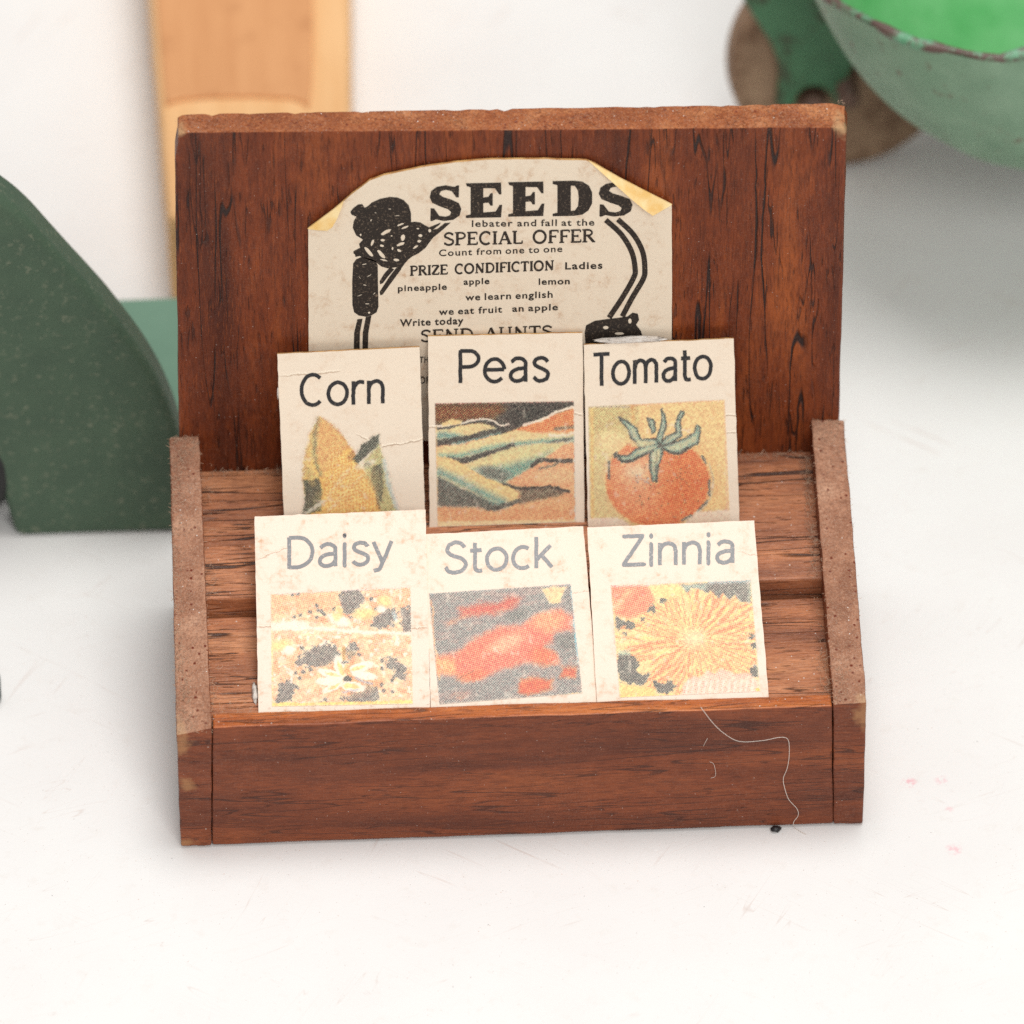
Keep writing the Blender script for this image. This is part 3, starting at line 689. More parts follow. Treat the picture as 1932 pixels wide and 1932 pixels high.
def paint_daisy(X, Y):   # x 100..1800, y 100..1530
    p = Paint(X, Y, (240, 180, 150), 16, .016, 4)
    n = fbm(X*.012, Y*.012, 60, 5); p.blend(np.clip((n-.5)*4, 0, .7), (248, 226, 170)); p.blend(np.clip((.46-n)*5, 0, .75), (232, 156, 124))
    n2 = fbm(X*.02+9, Y*.02, 61, 4); p.blend(np.clip((n2-.6)*5, 0, .8), (248, 234, 214)); p.blend(np.clip((.36-n2)*5, 0, .5), (236, 176, 168))
    p.poly([(60, 150), (900, 110), (900, 360), (500, 430), (100, 450)], (234, 166, 130), 80, .6)
    G = (104, 100, 100)
    for q in ([(940, 150), (1150, 130), (1220, 230), (1180, 350), (1050, 450), (960, 400), (920, 280)], [(1300, 560), (1330, 450), (1450, 400), (1560, 340), (1620, 420), (1560, 560), (1400, 610)],
              [(1660, 340), (1790, 340), (1790, 650), (1660, 640)], [(380, 1050), (390, 960), (560, 850), (760, 770), (900, 820), (920, 900), (800, 1040), (600, 1070), (480, 1040)], [(1060, 770), (1120, 760), (1130, 860), (1040, 960), (1000, 850)],
              [(150, 1480), (160, 1380), (220, 1250), (300, 1210), (410, 1290), (350, 1440), (260, 1510)], [(940, 1440), (1150, 1330), (1240, 1240), (1360, 1300), (1410, 1460), (1350, 1500), (1000, 1500)],
              [(1470, 960), (1560, 950), (1760, 1060), (1700, 1130), (1480, 1060)], [(1600, 1100), (1720, 1130), (1700, 1200), (1560, 1190)]):
        nn = fbm(X*.03, Y*.03, 66, 3); sdq = p.sd_poly(q)+(nn-.5)*110
        p.blend(np.clip(.5-sdq/26, 0, 1)*(.62+.38*(rng.random(X.shape) > .35)), G)
    rs = np.random.default_rng(4)
    for (x, y) in ((360, 195), (425, 180), (650, 330), (665, 385), (710, 400), (740, 425), (570, 405), (455, 440), (385, 455), (650, 465), (850, 365), (880, 395), (1300, 255), (1360, 370), (400, 1130), (490, 1115), (570, 1085), (445, 1195),
                   (690, 1490), (750, 1455), (1430, 1080), (1430, 980), (1545, 1225), (1550, 1355), (1425, 1270), (1450, 1340), (470, 830), (1150, 910)):
        p.ell(x, y, 24, 24, (92, 88, 88), .6, 0, .8)
    Wt = (252, 244, 226); Yl = (252, 224, 130)
    p.ell(910, 500, 130, 60, Wt, .7, 20); p.ell(900, 430, 60, 90, Yl, .7, 10, .8); p.ell(1230, 420, 130, 60, Yl, .8, 0, .8); p.ell(1460, 270, 80, 60, Yl, .8, 0, .8); p.ell(1430, 370, 50, 40, Wt, .8)
    p.ell(300, 560, 260, 50, Wt, .8, -4, .8); p.ell(200, 800, 130, 60, Yl, .9, -10, .8); p.ell(320, 860, 60, 50, Wt, .9)
    p.line([(80, 600), (700, 600), (1200, 640), (1790, 660)], 40, (250, 236, 214), 30, .9, 5); p.line([(1130, 710), (1300, 715)], 18, (206, 150, 104), 16, .7)
    p.ell(1020, 1190, 330, 190, (232, 150, 112), .8, 0, .8); p.ell(930, 1060, 62, 150, Wt, .3, -20); p.ell(940, 1080, 26, 100, Yl, .6, -22); p.ell(1180, 1060, 150, 56, Wt, .3, -16); p.ell(1150, 1070, 90, 24, Yl, .6, -16); p.ell(1220, 1160, 150, 46, Wt, .3, 8)
    p.ell(810, 1140, 150, 46, Wt, .3, 16); p.ell(840, 1150, 90, 20, Yl, .6, 16); p.ell(800, 1225, 160, 48, Wt, .3, -4); p.ell(840, 1300, 130, 44, Wt, .3, -24); p.ell(860, 1290, 80, 18, Yl, .6, -24); p.ell(1080, 1290, 150, 56, Wt, .3, 10); p.ell(1060, 1285, 100, 30, Yl, .4, 6)
    p.line([(1120, 1190), (1200, 1230), (1300, 1250)], 22, (120, 140, 190), 18, .7, 4); p.line([(960, 1360), (1140, 1320)], 20, (130, 140, 190), 16, .6)
    p.ell(1020, 1205, 50, 32, (82, 80, 66), .5, -10); p.ell(1010, 1100, 40, 46, (230, 160, 110), .8)
    p.line([(975, 840), (985, 960)], 44, (168, 120, 66), 26, .95); p.ell(1060, 900, 50, 50, (176, 146, 110), .8, 0, .7); p.ell(990, 1000, 46, 20, (150, 140, 130), .6)
    p.line([(90, 180), (900, 135), (1760, 100)], 34, (214, 170, 200), 30, .65, 4); p.line([(1000, 125), (1140, 120)], 40, (120, 130, 180), 30, .7)
    p.line([(100, 600), (115, 1530)], 26, (252, 226, 130), 12, .95)
    p.line([(100, 1512), (940, 1505), (1400, 1490), (1800, 1475)], 52, (252, 224, 112), 12, 1)
    p.line([(1570, 420), (1600, 480)], 40, (150, 190, 210), 30, .7)
    return p.c
def paint_stock(X, Y):   # x 50..1725, y 60..1375
    p = Paint(X, Y, (120, 118, 122), 26, .012, 5)
    n = fbm(X*.01+3, Y*.02+X*.004, 70, 4); p.blend(np.clip((n-.56)*4, 0, .45), (196, 130, 122))
    R = (224, 84, 100); R2 = (232, 112, 116)
    p.poly([(370, 340), (540, 280), (800, 250), (960, 180), (1070, 220), (1010, 310), (830, 380), (640, 410), (420, 430)], R, 110, .85)
    p.poly([(200, 470), (420, 390), (520, 400), (260, 540)], (196, 110, 104), 60, .6)
    p.poly([(110, 850), (360, 800), (560, 640), (800, 520), (1060, 520), (1200, 420), (1450, 320), (1640, 420), (1600, 580), (1450, 580), (1420, 680), (1330, 740), (1460, 850), (1470, 940), (1100, 920), (860, 1000), (640, 1110), (420, 1120), (340, 1060), (120, 1040)], R2, 95)
    p.ell(700, 760, 330, 130, (228, 112, 108), .9, -22, .8); p.ell(1350, 470, 160, 110, (240, 160, 120), .8, -10, .7); p.ell(1300, 850, 130, 90, (228, 104, 76), .9, 20, .7); p.ell(520, 1060, 150, 60, (232, 110, 88), .9, -14, .8)
    p.poly([(110, 880), (340, 870), (360, 1040), (120, 1030)], (238, 166, 112), 50, .8); p.ell(900, 700, 200, 80, (244, 190, 160), 1.0, -20, .6)
    p.ell(1500, 200, 1, 1, R)
    p.poly([(1290, 100), (1560, 80), (1500, 190), (1490, 270), (1350, 270)], (238, 204, 140), 30, .9)
    p.ell(1010, 400, 130, 70, (104, 108, 106), .7, -10, .9); p.ell(1560, 690, 130, 80, (104, 106, 104), .6, 14, .95)
    p.poly([(1060, 1110), (1220, 1080), (1400, 1100), (1390, 1200), (1160, 1270), (1020, 1250)], (228, 92, 74), 60, .95)
    p.poly([(1500, 960), (1670, 960), (1660, 1100), (1480, 1080)], (222, 88, 76), 60, .9)
    p.ell(430, 1270, 110, 60, (196, 110, 104), .9, 0, .5); p.line([(340, 1130), (440, 1070), (530, 1000)], 9, (120, 66, 60), 8, .9)
    p.line([(60, 150), (1600, 50)], 30, (130, 140, 190), 22, .5); p.line([(1610, 100), (1690, 900)], 30, (130, 196, 224), 16, .9)
    p.line([(75, 250), (160, 1100)], 24, (232, 150, 110), 18, .7)
    p.poly([(330, 1370), (900, 1345), (1300, 1300), (1720, 1245), (1740, 1400), (300, 1420)], (250, 222, 130), 12)
    return p.c
def paint_zinnia(X, Y):   # x 95..1660, y 95..1325
    p = Paint(X, Y, (248, 204, 138), 10, .02, 6)
    cx, cy = 960, 710; rs = np.random.default_rng(11)
    for ring, (n_, r0, r1, w) in enumerate(((46, 420, 800, 40), (40, 300, 640, 36), (32, 170, 470, 32), (24, 70, 300, 28), (16, 10, 160, 24))):
        for i in range(n_):
            a = 2*math.pi*i/n_+ring*.31+rs.uniform(-.05, .05); tw_ = rs.uniform(-.10, .12)
            f = rs.uniform(.82, 1.10)
            q = [(cx+r*f*1.08*math.cos(a+tw_*k), cy+r*f*.84*math.sin(a+tw_*k)) for k, r in enumerate(np.linspace(r0, r1, 3))]
            p.line([(x+10, y+10) for x, y in q], w*1.0, (232, 132, 100), 14, .8, 3)
            p.line(q, w*.62, (244, 174, 142) if rs.random() < .7 else (248, 198, 150), 16, .95, 3)
            p.line([(x-8, y-6) for x, y in q], w*.26, (255, 228, 112), 12, .95, 3)
    p.ell(cx, cy, 120, 90, (250, 226, 170), 1.2, 0, .7)
    p.poly([(80, 150), (480, 160), (560, 300), (480, 420), (330, 500), (130, 460)], (232, 132, 118), 34); p.line([(130, 400), (280, 230)], 44, (246, 190, 140), 40, .7); p.line([(200, 460), (400, 240)], 30, (226, 110, 104), 40, .5)
    p.poly([(520, 170), (840, 150), (900, 240), (700, 300), (560, 250)], (240, 218, 130), 40, .8)
    G = (104, 108, 100)
    p.poly([(830, 150), (1560, 100), (1560, 330), (1450, 330), (1390, 250), (1340, 310), (1270, 230), (1230, 290), (1140, 200), (1110, 240), (1020, 190), (930, 180), (890, 240)], G, 22, .9)
    p.poly([(820, 150), (1100, 140), (1090, 200), (940, 180), (880, 220)], (130, 176, 150), 30, .7); p.line([(1130, 120), (1560, 100)], 40, (120, 160, 196), 30, .7); p.line([(480, 140), (1000, 110)], 26, (150, 150, 190), 26, .5)
    p.line([(1540, 330), (1560, 120)], 30, (150, 190, 150), 30, .6)
    for q in ([(140, 480), (300, 530), (370, 590), (330, 610), (220, 580), (200, 620), (280, 660), (250, 680), (150, 600)], [(170, 860), (300, 860), (390, 950), (360, 1070), (520, 1080), (470, 1170), (380, 1200), (200, 1160), (170, 1000)],
              [(540, 1150), (640, 1180), (730, 1150), (790, 1210), (670, 1300), (560, 1250)], [(490, 370), (560, 350), (580, 440), (540, 460), (490, 420)], [(590, 280), (680, 300), (670, 330), (600, 320)], [(395, 490), (450, 490), (450, 545), (400, 540)],
              [(1560, 660), (1610, 660), (1600, 710), (1530, 710)], [(1570, 760), (1620, 760), (1620, 820), (1560, 820)], [(1540, 1010), (1640, 980), (1650, 1110), (1560, 1110)]):
        nn = fbm(X*.035, Y*.035, 67, 2); p.blend(np.clip(.5-(p.sd_poly(q)+(nn-.5)*50)/18, 0, 1)*(.7+.3*(rng.random(X.shape) > .35)), (82, 88, 80))
    p.poly([(180, 830), (300, 830), (290, 880), (180, 880)], (150, 190, 150), 26, .8)
    p.poly([(200, 1190), (560, 1230), (560, 1300), (200, 1310)], (240, 208, 110), 26, .8)
    p.poly([(830, 1300), (860, 1170), (960, 1100), (1040, 1120), (1100, 1040), (1180, 1080), (1250, 1020), (1400, 1080), (1540, 1070), (1640, 1150), (1660, 1300)], (240, 184, 176), 26, .95)
    for x in range(880, 1640, 62): p.line([(x, 1300), (x+26, 1150)], 20, (252, 226, 206), 16, .7)
    p.line([(1600, 120), (1640, 1250)], 22, (160, 196, 140), 16, .5)
    p.line([(200, 1322), (800, 1305)], 30, (252, 220, 90), 10, 1); p.ell(1635, 1250, 30, 24, (252, 220, 90), .4)
    p.line([(100, 160), (480, 150)], 26, (220, 150, 190), 20, .6)
    return p.c

PAP = (240, 222, 199)
SG = {'C': (.82, [arc(.40, .5, .34, .47, 48, 312, 18)], 0), 'o': (.74, [arc(.33, .36, .28, .34, 0, 360, 20)], 0), 'r': (.46, [[(.06, 0), (.06, .72)]], [[(.06, .44), (.12, .60), (.24, .69), (.38, .68)]]),
      'n': (.64, [[(.06, 0), (.06, .72)]], [[(.06, .46), (.13, .63), (.28, .70), (.42, .64), (.48, .48), (.48, .25), (.48, 0)]]), 'P': (.68, [[(.06, 0), (.06, .98)], [(.06, .96)]+arc(.30, .72, .26, .24, 90, -90, 10)+[(.06, .48)]], 0),
      'e': (.70, [[(.06, .38), (.58, .38)], arc(.32, .36, .27, .34, 4, 318, 18)], 0), 'a': (.64, [[(.47, .5), (.47, .0)]], [[(.08, .60), (.2, .70), (.36, .69), (.46, .60), (.47, .45)], [(.47, .40), (.28, .39), (.12, .32), (.06, .19), (.12, .06), (.25, .02), (.38, .07), (.47, .18)]]),
      's': (.56, [], [[(.44, .58), (.35, .68), (.22, .70), (.10, .64), (.08, .52), (.18, .43), (.33, .35), (.44, .25), (.42, .10), (.30, .02), (.16, .03), (.05, .13)]]), 'T': (.64, [[(.02, .96), (.58, .96)], [(.30, .96), (.30, 0)]], 0),
      'm': (.98, [[(.06, 0), (.06, .72)]], [[(.06, .46), (.12, .63), (.25, .70), (.38, .64), (.43, .48), (.43, 0)], [(.43, .46), (.49, .63), (.62, .70), (.75, .64), (.80, .48), (.80, 0)]]),
      't': (.44, [[(.02, .68), (.34, .68)]], [[(.16, .92), (.16, .5), (.16, .15), (.22, .03), (.36, .03)]]), 'D': (.80, [[(.06, 0), (.06, .98)], [(.06, .96)]+arc(.27, .5, .40, .46, 90, -90, 14)+[(.06, .04)]], 0),
      'i': (.24, [[(.07, 0), (.07, .70)], [(.07, .93), (.072, .97)]], 0), 'y': (.58, [[(.03, .70), (.27, .03)]], [[(.50, .70), (.27, .06), (.18, -.16), (.04, -.20)]]),
      'S': (.70, [], [[(.56, .80), (.46, .93), (.30, .97), (.14, .90), (.08, .74), (.16, .60), (.34, .51), (.52, .41), (.60, .24), (.50, .07), (.30, .01), (.12, .06), (.03, .20)]]), 'c': (.64, [arc(.32, .36, .27, .34, 52, 308, 16)], 0),
      'k': (.58, [[(.06, 0), (.06, 1)], [(.46, .70), (.08, .28)], [(.20, .42), (.50, 0)]], 0), 'Z': (.70, [[(.04, .96), (.54, .96)], [(.54, .95), (.04, .05)], [(.04, .04), (.58, .04)]], 0)}
def sans(ik, st, x0, x1, y0, y1, cap, wt):
    tot = sum(SG[c][0] for c in st)-.10; x = 0
    for c in st:
        adv, hard, soft_ = SG[c]
        for pts, sm in [(q, 0) for q in hard]+[(q, 5) for q in (soft_ or [])]:
            if sm: pts = smooth_path(pts, sm)
            elif len(pts) == 2: pts = [tuple(np.array(pts[0])+(np.array(pts[1])-np.array(pts[0]))*k/8) for k in range(9)]
            P_ = [(x0+(x1-x0)*(x+a)/tot+rng.normal(0, .25), y0+(y1-y0)*(x+a)/tot-b*cap+rng.normal(0, .25)) for a, b in pts]
            ik.stroke(P_, wt)
            if c in 'Zi': [ik.ell(e[0], e[1], wt*.48, wt*.48, 0, 8, .1) for e in (P_[0], P_[-1])]
        x += adv
P_up = [('corn', 1), ('peas', 2), ('tomato', 3)]
def packet(name_label, quad, plane, mat, title, pic, cropk, painter, pmat, inkm, seed, glue=True, thick=.03, bold=.002):
    P, N = plane
    base = atn((quad[2][0]+quad[3][0])/2, (quad[2][1]+quad[3][1])/2, P, N)
    t = thing('seed_packet', name_label, 'seed packet', tuple(base), 'miniature seed packets on the rack')
    card('card', quad, plane, [mat, M_pedge], t, thick)
    ik = Ink(); st, x0, x1, y0, y1, cap = title[:6]
    sans(ik, st, x0+2, x1-3, y0-2, y1-2, cap*.955, 7.2); ik.make('printed_name', plane, .0022, inkm, t)
    picture('printed_picture', pic, plane, cropk, painter, pmat, t, PAP, seed, gam=1.4 if pmat is M_print_g else 1.05, cut=title[0] == 'Corn')
    return t
def warmfy(seed, creases, amt=.5, base=(240, 223, 201), rough=.5, spec=.3):
    return paper('aged seed packet paper %d' % seed, base, (196, 142, 92), amt, creases, seed, rough, (), spec)
pc = plane_lean(1.80, 1.36, 24, .5); pp = plane_lean(1.86, 1.36, 22, 0); pt = plane_lean(1.80, 1.36, 24, -.6)
packet('seed packet reading Corn with two yellow ears, upper left of the six', [(523, 668), (791.6, 655), (803, 1005), (537.6, 1010)], pc, warmfy(1, [(530, 708, 640, 700, 2.2, .5), (680, 850, 800, 828, 2.4, 1.0), (675, 821, 700, 829, 2.5, .6)], .3),
       ('Corn', 563, 729, 769, 763, 64), [(568, 784), (760, 784), (760, 992), (568, 992)], (472.8, 611, .2447), paint_corn, M_print, M_ink, 1)
packet('seed packet reading Peas with green pods, tallest in the upper row', [(807.4, 634.6), (1099, 628), (1103, 1030), (810.8, 1034)], pp, warmfy(2, [(808, 806, 850, 803, 2.2, 1.0), (1060, 775, 1100, 782, 2.5, .7)], .28),
       ('Peas', 862.5, 1038, 725, 721, 66), [(820.2, 760.6), (1082.8, 756.5), (1087, 984.4), (825.4, 993.8)], (800.2, 727.4, .1582), paint_peas, M_print, M_ink, 2)
packet('seed packet reading Tomato with a red tomato, upper right of the six', [(1101.5, 650.8), (1384.2, 638.7), (1396.3, 1018), (1110.4, 1026)], pt, warmfy(3, [(1330, 778, 1392, 784, 2.4, .9), (1330, 822, 1388, 815, 2.2, .7)], .28),
       ('Tomato', 1116.4, 1346, 731, 717, 65), [(1109.5, 766.9), (1367.6, 753.7), (1379, 1010), (1113.5, 1018)], (1091.2, 727.4, .1694), paint_tomato, M_print, M_ink, 3)
pd = plane_lean(.22, 1.085, 64, 0); ps = plane_lean(.20, 1.08, 65, 0); pz = plane_lean(.19, 1.10, 64, 0)
FB = (238, 218, 198)
packet('seed packet reading Daisy, stained, with pale flowers, lower left of the six', [(480.4, 974.4), (803, 961.6), (812, 1350), (488, 1362)], pd, warmfy(4, [(485, 1180, 640, 1190, 2.6, .6), (640, 1192, 808, 1182, 2.6, .7), (485, 1055, 545, 1030, 2.2, .5)], 1.0, FB, .4, .4),
       ('Daisy', 539.3, 740.3, 1075, 1065, 63), [(510.5, 1120.4), (774.6, 1107), (779.4, 1328), (512.9, 1333)], (494.7, 1091.1, .15814), paint_daisy, M_print_g, M_ink_f, 4)
packet('seed packet reading Stock with crimson blooms, lower middle of the six', [(802, 1007.8), (1100.4, 993), (1131, 1342), (813.5, 1352)], ps, warmfy(5, [(1080, 1118, 1118, 1112, 1.6, .3)], .8, FB, .4, .4),
       ('Stock', 836.7, 1043, 1084, 1072, 62), [(808.9, 1119.7), (1077.3, 1101.5), (1099, 1307.6), (828.8, 1329)], (800.2, 1091.1, .1732), paint_stock, M_print_g, M_ink_f, 5)
packet('seed packet reading Zinnia with a yellow bloom, lower right of the six', [(1108, 995), (1423, 982), (1451.5, 1330), (1127, 1342)], pz, warmfy(6, [(1395, 1040, 1428, 1046, 1.6, .3)], .7, FB, .4, .4),
       ('Zinnia', 1172, 1390, 1070, 1064, 61), [(1152, 1103.7), (1416.7, 1093.8), (1434.8, 1304.3), (1169, 1316)], (1134.8, 1076.6, .18073), paint_zinnia, M_print_g, M_ink_f, 6)

# ------------------------------------------------------------------ the seed notice on the back board
PPL = (Vector((0, 2.465, 0)), Vector((0, -1, 0)))
def Z(x, y): return (509.2+.4142*x, 276.4+.4142*y)
notice = thing('seed_notice', 'old yellowed paper notice headed SEEDS standing behind the packets', 'notice', tuple(atn(920, 900, *PPL)))
outl = [(175, 375), (290, 290), (370, 220), (455, 155), (520, 131), (700, 93), (850, 72), (1000, 60), (1230, 58), (1440, 64), (1478, 78), (1600, 150), (1720, 212), (1830, 267), (1832, 600), (1828, 1340), (178, 1340)]
M_not = paper('aged notice paper', (236, 220, 197), (186, 140, 98), .7, (), 12, .6)
card('sheet', [Z(*p) for p in outl], PPL, [M_not, M_pedge], notice, .02, .25)
t_ = NT('yellowed paper back'); v_ = t_.coord()
M_fold = t_.fin(t_.ramp(t_.noise(v_, 8, 4, .6), [(.35, L4((236, 192, 116))), (.65, L4((246, 220, 164)))]), .6)
def fold(pts, tipz):
    vs = []
    for (x, y), o in zip(pts, tipz):
        q = Z(x, y); vs.append(atn(q[0], q[1], PPL[0], PPL[1], o))
    c_ = sum(vs)/len(vs)
    me = mesh('folded_corner', vs+[v-np.array([0, -.012, 0]) for v in vs], [tuple(range(len(vs))), tuple(range(2*len(vs)-1, len(vs)-1, -1))]+[(i+len(vs), (i+1) % len(vs)+len(vs), (i+1) % len(vs), i) for i in range(len(vs))])
    return link('folded_corner', me, M_fold, notice)
fold([(1452, 66), (1600, 148), (1832, 266), (1745, 316), (1700, 285), (1640, 235), (1540, 145)], [.02, .02, .02, .07, .08, .075, .05])
fold([(172, 376), (290, 288), (336, 250), (326, 280), (306, 330), (284, 368), (262, 384), (215, 382)], [.02, .02, .02, .03, .045, .055, .05, .035])

def put(name, fn, st, x0, x1, y0, y1, *a):
    """one part per printed word"""
    global ik
    wid = (lambda w: sum(GL[c][0] for c in w)) if fn is serif else (lambda w: float(np.ptp(text_mesh(w, 0, 1.15)[0][:, 0])))
    ws = st.split(' '); gap = .5 if fn is serif else .36; tot = sum(wid(w) for w in ws)+gap*(len(ws)-1); x = 0
    for w in ws:
        u, v = x/tot, (x+wid(w))/tot; x += wid(w)+gap
        ik = Ink(); fn(w, x0+(x1-x0)*u, x0+(x1-x0)*v, y0+(y1-y0)*u, y0+(y1-y0)*v, *a); ik.make(name, PPL, .0022, M_ink_p, notice)
ik = Ink()
def unit(loops, x0, y0, x1, y1, sl=-.02):
    return [[Z(x0+(x1-x0)*a, y1-(y1-y0)*b+sl*(x1-x0)*a) for a, b in l] for l in loops]
gE = [[(0, 0), (.97, 0), (1, .36), (.93, .36), (.82, .17), (.48, .15), (.48, .42), (.62, .43), (.68, .34), (.74, .34), (.74, .70), (.68, .70), (.62, .60), (.48, .58), (.48, .85), (.80, .84), (.92, .66), (.98, .66), (.97, 1), (0, 1), (.02, .92), (.13, .88), (.13, .1), (0, .07)]]
gD = [[(0, 0), (.55, 0), (.75, .03), (.9, .14), (1, .34), (1, .66), (.92, .85), (.75, .97), (.55, 1), (0, 1), (.0, .92), (.12, .88), (.12, .1), (0, .07)], [(.46, .14), (.46, .86), (.56, .85), (.64, .72), (.66, .5), (.64, .27), (.56, .15)]]
def gS(): 
    return [[(.02, .02), (.06, 0), (.20, .05), (.45, 0), (.75, .03), (.95, .15), (1, .34), (.92, .50), (.66, .61), (.42, .68), (.30, .76), (.36, .85), (.52, .88), (.70, .84), (.84, .66), (.92, .66), (.93, 1), (.87, 1), (.78, .96), (.50, 1.01), (.22, .97), (.05, .86), (.0, .68), (.08, .52), (.34, .41), (.58, .33), (.68, .25), (.64, .16), (.50, .12), (.30, .15), (.14, .36), (.03, .37)]]
for g, x0, y0, x1, y1 in ((gS(), 728, 180, 872, 341), (gE, 893, 168, 1058, 326), (gE, 1086, 163, 1250, 320), (gD, 1288, 158, 1468, 318), (gS(), 1498, 166, 1652, 321)):
    lp = unit(g, x0, y0, x1, y1); ik = Ink(); ik.loops(lp); ik.make('heading_letter', PPL, .0022, M_ink_p, notice)
# serif capitals: thick and thin strokes with small feet, on a 0..1 square
def arc(cx, cy, rx, ry, a0, a1, k=10): return [(cx+rx*math.cos(math.radians(a0+(a1-a0)*i/k)), cy+ry*math.sin(math.radians(a0+(a1-a0)*i/k))) for i in range(k+1)]
GL = {'S': (.62, [(arc(.31, .74, .22, .24, 20, 200)+[(.22, .60), (.42, .44)]+arc(.31, .26, .24, .25, 40, -160), 1)], [(.52, .78, .52, .95), (.08, .05, .08, .22)]),
      'P': (.66, [([(.16, 0), (.16, 1)], 1.3), ([(.16, .98)]+arc(.34, .74, .24, .24, 80, -80)+[(.16, .5)], .9)], [(.02, .01, .32, .01), (.02, .99, .2, .99)]),
      'E': (.66, [([(.16, 0), (.16, 1)], 1.3), ([(.16, .98), (.58, .98)], .8), ([(.16, .5), (.44, .5)], .8), ([(.16, .02), (.6, .02)], .8)], [(.58, .8, .58, 1), (.6, 0, .6, .22), (.44, .4, .44, .6), (.04, .01, .2, .01), (.04, .99, .2, .99)]),
      'C': (.76, [(arc(.42, .5, .32, .5, 50, 310, 16), 1.1)], [(.63, .75, .63, .98)]),
      'I': (.32, [([(.16, 0), (.16, 1)], 1.3)], [(.03, .01, .29, .01), (.03, .99, .29, .99)]),
      'A': (.78, [([(.12, 0), (.38, 1)], .8), ([(.38, 1), (.66, 0)], 1.4), ([(.2, .34), (.56, .34)], .7)], [(.02, .01, .24, .01), (.52, .01, .78, .01)]),
      'L': (.62, [([(.16, 0), (.16, 1)], 1.3), ([(.16, .02), (.56, .02)], .8)], [(.03, .99, .29, .99), (.57, 0, .57, .24)]),
      'O': (.86, [(arc(.42, .5, .33, .5, 0, 360, 20), 1.15)], []),
      'F': (.62, [([(.16, 0), (.16, 1)], 1.3), ([(.16, .98), (.58, .98)], .8), ([(.16, .5), (.44, .5)], .8)], [(.58, .8, .58, 1), (.44, .4, .44, .6), (.03, .01, .3, .01)]),
      'R': (.74, [([(.16, 0), (.16, 1)], 1.3), ([(.16, .98)]+arc(.34, .75, .22, .23, 80, -80)+[(.16, .52)], .9), ([(.34, .52), (.64, .02)], 1.3)], [(.02, .01, .3, .01), (.58, .01, .74, .01), (.02, .99, .2, .99)]),
      'Z': (.66, [([(.08, .97), (.58, .97)], .8), ([(.58, .97), (.08, .03)], 1.3), ([(.08, .03), (.6, .03)], .8)], [(.08, .78, .08, .98), (.6, .02, .6, .24)]),
      'N': (.82, [([(.16, 0), (.16, 1)], .8), ([(.14, 1), (.64, 0)], 1.4), ([(.64, 0), (.64, 1)], .8)], [(.04, .01, .28, .01), (.52, .99, .76, .99)]),
      'D': (.80, [([(.16, 0), (.16, 1)], 1.3), ([(.16, .98)]+arc(.34, .5, .34, .48, 85, -85, 14)+[(.16, .02)], 1)], [(.03, .01, .2, .01), (.03, .99, .2, .99)]),
      'T': (.70, [([(.34, 0), (.34, 1)], 1.3), ([(.05, .98), (.63, .98)], .8)], [(.05, .78, .05, 1), (.63, .78, .63, 1), (.2, .01, .48, .01)]),
      'U': (.80, [([(.16, 1), (.16, .35)]+arc(.39, .3, .23, .29, 180, 360)+[(.62, .35), (.62, 1)], 1)], [(.04, .99, .3, .99), (.52, .99, .74, .99)]), ' ': (.5, [], [])}
def serif(st, x0, x1, y0, y1, cap, wt):
    tot = sum(GL[c][0] for c in st); x = 0
    for c in st:
        adv, strokes, feet = GL[c]
        def m(a, b):
            u = (x+a)/tot; X_ = x0+(x1-x0)*u; return Z(X_, y0+(y1-y0)*u-b*cap)
        for pts, w in strokes: ik.stroke([m(*q) for q in pts], wt*w)
        for f in feet: ik.stroke([m(f[0], f[1]), m(f[2], f[3])], wt*.62)
        x += adv
def small(st, x0, x1, y0, y1, cap=28, b=.016):
    b = b*.6+.006; cap *= 1.1
    a = Z(x0, y0); c = Z(x1, y1); ik.text(st, a[0], c[0], a[1], c[1], cap*.4142, b, .12, 1.15)
put('printed_word', serif, 'SPECIAL OFFER', 790, 1482, 450, 434, 56, 3.9)
put('printed_word', serif, 'PRIZE CONDIFICTION', 637, 1297, 588, 562, 42, 3.3)
put('printed_word', serif, 'SEND AUNTS', 685, 1290, 890, 868, 52, 3.7)
put('printed_word', small, 'lebater and fall at the', 920, 1478, 366, 360)
put('printed_word', small, 'Count from one to one', 770, 1332, 500, 480)
put('printed_word', small, 'Ladies', 1345, 1515, 560, 556, 30, .03)
put('printed_word', small, 'pineapple', 583, 806, 660, 652, 26, .03); put('printed_word', small, 'apple', 882, 1000, 630, 626, 26, .03); put('printed_word', small, 'lemon', 1224, 1366, 630, 627, 27, .03)
put('printed_word', small, 'we learn english', 890, 1288, 702, 688, 28, .026)
put('printed_word', small, 'we eat fruit', 770, 1058, 768, 756, 28, .026); put('printed_word', small, 'an apple', 1104, 1312, 753, 745, 27, .028)
put('printed_word', small, 'Write today', 592, 882, 820, 808, 30, .036)
put('printed_word', small, 'THE', 682, 740, 985, 984, 26, .03); put('printed_word', small, 'ORDER', 682, 800, 1080, 1078, 30, .03)
ik = Ink()
